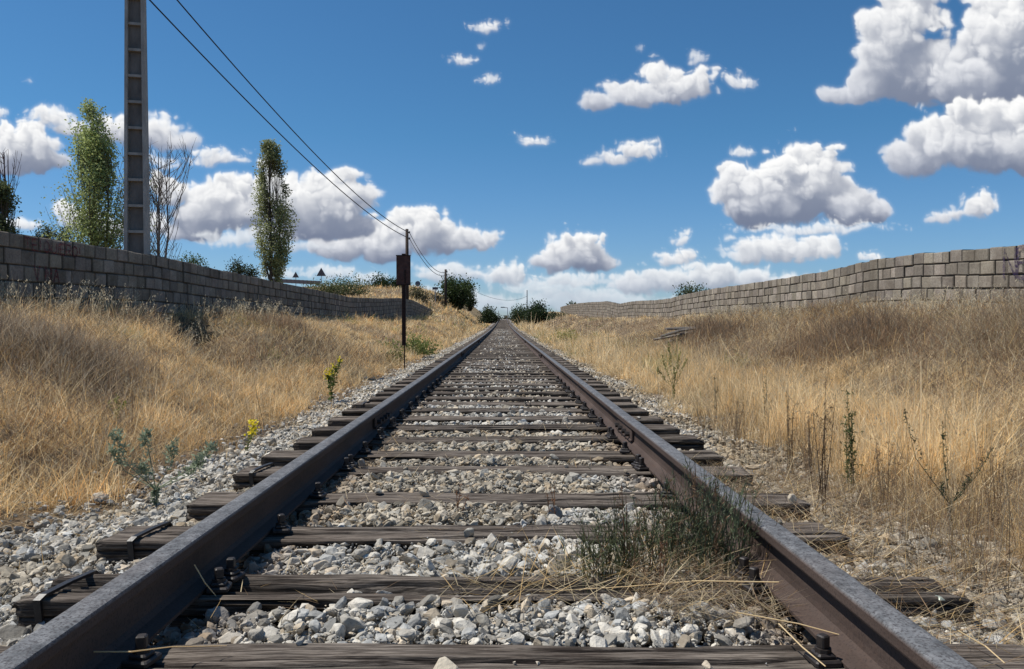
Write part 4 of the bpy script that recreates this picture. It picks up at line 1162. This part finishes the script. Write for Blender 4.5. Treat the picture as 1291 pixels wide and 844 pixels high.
far_shrub(678, 383, 412, 34, 92, 'largest dark green bush on the right of the track, left of the round low one', (.045,.07,.03), 46, 2200, taper=.8)
far_shrub(706, 394, 412, 25, 86, 'round low dark bush to the right of the largest trackside bush', (.042,.065,.028), 47, 1100)
far_shrub(722, 382, 392, 16, 102, 'small bush on the far end of the right wall', (.06,.08,.03), 48, 300)
far_shrub(640, 399, 405, 70, 225, 'low distant scrub across the end of the track', (.12,.11,.06), 50, 400)
far_shrub(872, 356, 380, 40, 33.5, 'loose green bush growing over the right wall where it steps down', (.11,.13,.06), 49, 650, ll=.09)

# ------------------------------------------------------------------ clouds (computed as small volumes, drawn on a distant sky sheet)
def lat(shape, cell, seed):
    """smooth trilinear lattice noise -1..1 over a grid (nu,nv,nw) with wavelength cell"""
    r = np.random.default_rng(seed)
    dims = [int(math.ceil(s/cell))+2 for s in shape]
    g = r.random(dims).astype(np.float32)*2-1
    for ax, s in enumerate(shape):
        c = np.arange(s, dtype=np.float32)/cell; i = c.astype(int); f = c-i; f = f*f*(3-2*f)
        a = np.take(g, i, axis=ax); b = np.take(g, i+1, axis=ax)
        sh = [1,1,1]; sh[ax] = s; f = f.reshape(sh)
        g = a*(1-f)+b*f
    return g
U0, U1, V0, V1 = -120, 1420, -40, 404; CS = 1.0
canvas = np.zeros((V1-V0, U1-U0, 4), dtype=np.float32)
def cloud(blobs, seed, amp=.62, dens=.16, base=None, soft=1.0, bright=1.0, haze=0.0, big=1.0):
    us = [b[0]-b[2]*1.5 for b in blobs]+[b[0]+b[2]*1.5 for b in blobs]; vs = [b[1]-b[3]*1.6 for b in blobs]+[b[1]+b[3]*1.6 for b in blobs]
    u0, u1, v0, v1 = [int(q) for q in (max(min(us),U0+1), min(max(us),U1-1), max(min(vs),V0+1), min(max(vs),V1-1))]
    if u1-u0 < 3 or v1-v0 < 3: return
    rz = max(min(b[2],b[3]*1.3) for b in blobs)*1.4; nw = int(2*rz)+2; stw = 1.0
    if nw > 70: stw = nw/70; nw = 70
    U = np.arange(u0,u1, dtype=np.float32)[:,None,None]; V = np.arange(v0,v1, dtype=np.float32)[None,:,None]
    W = (np.arange(nw, dtype=np.float32)*stw-rz)[None,None,:]
    sh = (u1-u0, v1-v0, nw); D = np.full(sh, -3, dtype=np.float32)
    rr = np.random.default_rng(seed+500)
    for (cx, cy, rx, ry) in blobs:
        rw_ = min(rx, ry*1.3)*1.0
        cz = rr.uniform(-.25,.25)*rz
        q = 1-np.sqrt(((U-cx)/rx)**2 + ((V-cy)/ry)**2 + ((W-cz)/rw_)**2)
        q = q*min(1.0, ry/22)**.3
        D = np.maximum(D, q)
    mr = np.mean([b[3] for b in blobs]); s0 = max(6.0, mr*1.0*big)
    n = np.zeros(sh, dtype=np.float32); a = 1.0; tot = 0; c = s0; k = 0; amp_ = amp
    while c > 1.7 and k < 6:
        l = lat(sh, c, seed+k*13)
        n += a*((np.abs(l)*2.3-.62) if k < 5 else l*.5); tot += a; a *= .52; c *= .52; k += 1
    n /= tot
    hv = np.clip((V-min(b[1]-b[3] for b in blobs))/max(8,(max(b[1]+b[3] for b in blobs)-min(b[1]-b[3] for b in blobs))),0,1)
    D = D + amp*n*(1.08-.78*hv**1.5) + .03
    if base is not None:
        D -= np.clip((V-base)/3.0, 0, 3)*.35
    rho = np.clip(D*(3.4 if mr > 14 else 2.4)/soft, 0, 1)**1.5*dens*1.25*stw
    # light marches down and to the right, a little away from the viewer
    Ls = np.zeros((sh[0], sh[2]), dtype=np.float32); TL = np.empty(sh, dtype=np.float32)
    for j in range(sh[1]):
        f = .45
        sft = np.empty_like(Ls); sft[1:] = Ls[1:]*(1-f)+Ls[:-1]*f; sft[0] = Ls[0]*(1-f)
        g = .25/stw; s2 = sft*(1-g); s2[:,1:] += sft[:,:-1]*g
        Ls = s2*.995 + rho[:,j,:]/stw*1.05; TL[:,j,:] = Ls
    sun = .52*np.exp(-TL*.95)+.48*np.exp(-TL*.20)
    T = np.exp(-np.cumsum(rho, axis=2)); Tprev = np.concatenate([np.ones(sh[:2]+(1,), np.float32), T[:,:,:-1]], 2)
    w = Tprev-T; A = w.sum(2); S = (w*sun).sum(2)/np.maximum(A,1e-4)
    # height fraction: grey shading is painted in, darker towards the cloud base
    hfrac = np.clip((np.arange(v0,v1)-min(b[1]-b[3] for b in blobs))/max(8,(max(b[1]+b[3] for b in blobs)-min(b[1]-b[3] for b in blobs))),0,1)[None,:]
    S = np.clip(S, 0, 1)
    shade = np.array([.30,.34,.43]); lit = np.array([1.06,1.055,1.04])*bright
    k = np.clip(S**.80*1.22-.13, 0, 1.05)[...,None]
    C = shade*(1-k)+lit*k
    C = C*(1-np.array([.46,.42,.31])*(hfrac**1.9)[...,None]*min(1, mr/13))
    if haze: C = C*(1-haze)+np.array([.42,.56,.70])*haze
    A = np.clip(A*1.03, 0, 1)*(1-haze*.5)
    Cs = C.transpose(1,0,2); As = A.T[...,None]
    dst = canvas[v0-V0:v1-V0, u0-U0:u1-U0]
    dst[..., :3] = Cs*As + dst[..., :3]*(1-As); dst[..., 3:] = As + dst[..., 3:]*(1-As)

CL = [
 # low hazy banks first (farthest)
 ([(600,385,60,10),(700,380,70,12),(780,378,60,10),(560,372,40,9)], dict(haze=.45, amp=.5, dens=.10)),
 ([(690,362,60,9),(620,378,35,8),(740,372,60,10)], dict(haze=.35, amp=.5, dens=.12)),
 ([(800,358,36,13),(845,354,38,15),(900,348,38,16),(950,352,34,13),(1000,352,30,8)], dict(haze=.12, amp=.6)),
 ([(420,346,34,9),(355,345,30,8),(465,350,30,7)], dict(haze=.25, amp=.5, dens=.1)),
 ([(560,345,40,13),(590,350,30,10)], dict(haze=.2, amp=.5, dens=.12)),
 ([(635,350,28,12),(650,342,12,9)], dict(haze=.1)),
 ([(722,353,48,8)], dict(haze=.2, dens=.12)),
 # mid
 ([(725,318,38,25),(700,328,30,18),(752,330,30,15),(728,304,18,14)], dict(base=346, dens=.2)),
 ([(530,293,44,26),(475,306,52,26),(560,303,38,18),(592,304,36,13),(430,314,38,16),(505,280,24,16)], dict(base=333, dens=.2)),
 ([(285,262,62,30),(300,238,26,20),(350,252,42,34),(410,250,48,32),(452,250,32,18),(385,284,90,22),(250,285,40,18),(220,240,28,18)], dict(base=312, dens=.2)),
 ([(310,300,60,10),(360,312,60,8)], dict(haze=.25, dens=.1)),
 ([(105,278,28,16),(85,262,16,12),(140,290,30,12),(190,280,30,14)], dict()),
 ([(28,288,26,9)], dict(dens=.12)),
 ([(862,297,9,10),(852,302,5,5)], dict(dens=.10, amp=.8)),
 ([(857,326,26,9),(870,320,14,9),(840,330,12,7)], dict(dens=.14)),
 ([(985,312,56,17),(945,318,30,15),(1030,308,30,14),(905,342,24,10)], dict(base=334, dens=.16, haze=.05)),
 ([(1010,232,58,44),(935,232,34,24),(1075,262,46,26),(965,262,48,26),(1030,205,26,20),(915,214,16,12),(950,245,50,34),(1000,255,70,26),(1100,268,24,18)], dict(base=289, dens=.22)),
 ([(1030,288,90,7)], dict(dens=.10, haze=.05)),
 # right giants
 ([(1210,92,80,46),(1130,36,38,40),(1262,40,58,56),(1100,105,36,22),(1160,100,60,34),(1050,117,22,13),(1075,118,26,16),(1290,110,80,50),(1150,0,34,40),(1250,135,60,28),(1150,85,50,34),(1115,75,34,40),(1215,95,50,34),(1330,40,80,70)], dict(base=150, dens=.16, amp=.66, big=.9)),
 ([(1215,178,72,38),(1150,202,38,24),(1250,150,60,30),(1275,185,60,34),(1330,190,60,40),(1180,165,30,20),(1285,205,30,16)], dict(base=228, dens=.16)),
 ([(1236,262,17,14),(1190,275,22,8),(1212,270,14,8)], dict(dens=.18)),
 ([(1100,325,14,6),(1085,323,5,4)], dict(dens=.15)),
 # centre
 ([(852,112,44,21),(800,118,42,17),(755,127,22,13),(826,97,20,14),(880,108,22,18)], dict(dens=.17, amp=.68)),
 ([(805,188,24,11),(775,199,34,8),(748,203,16,6)], dict(dens=.16)),
 ([(617,38,20,7)], dict(dens=.11, amp=.8)), ([(580,79,15,5.5)], dict(dens=.12, amp=.7)), ([(613,105,13,4.5)], dict(dens=.10, amp=.7)),
 ([(672,177,18,6.5)], dict(dens=.12, amp=.8)), ([(933,105,19,9)], dict(dens=.08, amp=.9)), ([(880,77,11,8)], dict(dens=.045, amp=.9)), ([(938,193,13,4.5)], dict(dens=.13)),
 ([(606,60,6,3)], dict(dens=.06)), ([(810,65,4,5)], dict(dens=.05)),
 # left
 ([(38,190,44,26),(10,205,36,20),(55,205,38,16),(8,180,26,18)], dict(base=219, dens=.18)),
 ([(70,153,28,12),(92,162,26,12),(110,170,20,10)], dict(dens=.13, amp=.7)),
 ([(2,150,14,9)], dict(dens=.12)), ([(-60,170,50,30),(-90,210,40,30)], dict()),
 ([(190,172,42,19),(222,178,30,11),(150,165,30,18),(240,184,14,6)], dict(dens=.15, amp=.66)),
 ([(275,201,36,8),(262,196,16,7),(300,203,16,5)], dict(dens=.15)),
 ([(200,205,25,7)], dict(dens=.05, amp=.9)), ([(45,110,6,3)], dict(dens=.05)),
]
for i, (bl, kw) in enumerate(CL): cloud(bl, 1000+i*37, **kw)
def warp_canvas():
    global canvas
    H_, W_ = canvas.shape[:2]; y, x = np.meshgrid(np.arange(H_, dtype=float), np.arange(W_, dtype=float), indexing='ij')
    dx = 0; dy = 0
    for k, (wl, am) in enumerate(((46,9),(19,6.5),(9,4.2),(4.3,2.2))):
        # rotate each octave so that no lattice direction shows
        a = .5+k*1.1; xr = (x*math.cos(a)-y*math.sin(a))/wl+50; yr = (x*math.sin(a)+y*math.cos(a))/wl+90
        dx = dx + (vnoise(xr, yr, 700+k)-.5)*am; dy = dy + (vnoise(xr+31, yr+17, 800+k)-.5)*am
    sx = np.clip(x+dx, 0, W_-1.01); sy = np.clip(y+dy, 0, H_-1.01); i = sx.astype(int); j = sy.astype(int)
    fx = (sx-i)[...,None]; fy = (sy-j)[...,None]; c = canvas
    canvas = (c[j,i]*(1-fx)+c[j,i+1]*fx)*(1-fy)+(c[j+1,i]*(1-fx)+c[j+1,i+1]*fx)*fy
warp_canvas()
def soften():
    global canvas
    b = canvas
    for r in (1, 2, 3):
        b = (b+np.roll(b,r,0)+np.roll(b,-r,0)+np.roll(b,r,1)+np.roll(b,-r,1))/5
    v = b*.55
    fine = canvas*.84+b*.16
    canvas = fine + v*(1-fine[..., 3:])*.5
soften()
def build_sky():
    H_, W_ = canvas.shape[:2]; DIST = 3400.0
    jj, ii = np.meshgrid(np.arange(H_), np.arange(W_), indexing='ij')
    px = ii+U0; py = jj+V0
    d = np.stack([(px-HX)/F, np.ones_like(px, dtype=float), (HY-py)/F], -1); d /= np.linalg.norm(d, axis=-1, keepdims=True)
    V = d*DIST + np.array([CX, 0, CZ])
    A = canvas[..., 3]; Cc = canvas[..., :3]/np.maximum(A, 1e-3)[..., None]
    # spread colour outwards one step so edges do not darken
    act = np.maximum.reduce([A[:-1,:-1], A[1:,:-1], A[:-1,1:], A[1:,1:]]) > .004
    low = A < .01
    Cc[low] = np.array([.8,.84,.9])
    j, i = np.where(act); q = j*W_+i
    Q = np.stack([q, q+W_, q+W_+1, q+1], -1)
    used = np.unique(Q); remap = np.full(H_*W_, -1, dtype=np.int64); remap[used] = np.arange(len(used))
    Vu = V.reshape(-1,3)[used]; Cu = np.concatenate([Cc, A[..., None]], -1).reshape(-1,4)[used]
    m = bpy.data.materials.new('cloud_light'); m.use_nodes = True; nt = m.node_tree; nt.nodes.clear()
    a = attr(nt); e = nt.nodes.new('ShaderNodeEmission'); tr = nt.nodes.new('ShaderNodeBsdfTransparent'); mx = nt.nodes.new('ShaderNodeMixShader'); o = nt.nodes.new('ShaderNodeOutputMaterial')
    nt.links.new(a.outputs['Color'], e.inputs[0]); nt.links.new(a.outputs['Alpha'], mx.inputs[0]); nt.links.new(tr.outputs[0], mx.inputs[1]); nt.links.new(e.outputs[0], mx.inputs[2]); nt.links.new(mx.outputs[0], o.inputs[0])
    m.cycles.emission_sampling = 'NONE'
    ob = np_mesh('sky', Vu, [remap[Q]], m, Cu, smooth=True); tag(ob, kind='structure')
build_sky()

# ------------------------------------------------------------------ light, world, camera
SUN_EL, SUN_AZ = 60, -80    # azimuth from +Y, negative = left
w = bpy.data.worlds.new('World'); scene.world = w; w.use_nodes = True; nt = w.node_tree
bg = nt.nodes['Background']; sky = nt.nodes.new('ShaderNodeTexSky'); sky.sky_type = 'NISHITA'; sky.sun_disc = False
sky.sun_elevation = R(SUN_EL); sky.sun_rotation = R(SUN_AZ); sky.air_density = 1.0; sky.dust_density = .35; sky.ozone_density = 3.0; sky.altitude = 600
wtc = nt.nodes.new('ShaderNodeTexCoord'); wsp = nt.nodes.new('ShaderNodeSeparateXYZ'); nt.links.new(wtc.outputs['Generated'], wsp.inputs[0])
wmr = nt.nodes.new('ShaderNodeMapRange'); wmr.inputs['From Min'].default_value = 0; wmr.inputs['From Max'].default_value = .22; nt.links.new(wsp.outputs[2], wmr.inputs[0])
wt = mixc(nt, wmr.outputs[0], (.70,.88,1.20), (.48,.88,1.10))
tint = mixc(nt, 1.0, sky.outputs[0], wt, 'MULTIPLY')
nt.links.new(tint, bg.inputs[0]); bg.inputs[1].default_value = .088
sd = bpy.data.lights.new('sun', 'SUN'); sd.energy = 5.0; sd.angle = R(.53); sd.color = (1,.955,.88)
so = bpy.data.objects.new('sun', sd); col.objects.link(so)
az = R(SUN_AZ); el = R(SUN_EL)
sv = Vector((math.sin(az)*math.cos(el), math.cos(az)*math.cos(el), math.sin(el)))
so.rotation_euler = sv.to_track_quat('Z', 'Y').to_euler()
cam = bpy.data.cameras.new('camera'); cam.sensor_width = 36; cam.lens = F/1291*36; cam.clip_end = 8000; cam.clip_start = .05
co = bpy.data.objects.new('camera', cam); col.objects.link(co); co.location = (CX, 0, CZ)
yaw = math.atan((645.5-HX)/F); pitch = math.atan((422-HY)/F)
co.rotation_euler = (R(90)-pitch, 0, -yaw)
scene.camera = co
scene.view_settings.view_transform = 'Standard'; scene.view_settings.look = 'None'; scene.view_settings.exposure = 0
scene.render.engine = 'CYCLES'
scene.cycles.max_bounces = 5; scene.cycles.diffuse_bounces = 3; scene.cycles.transparent_max_bounces = 8
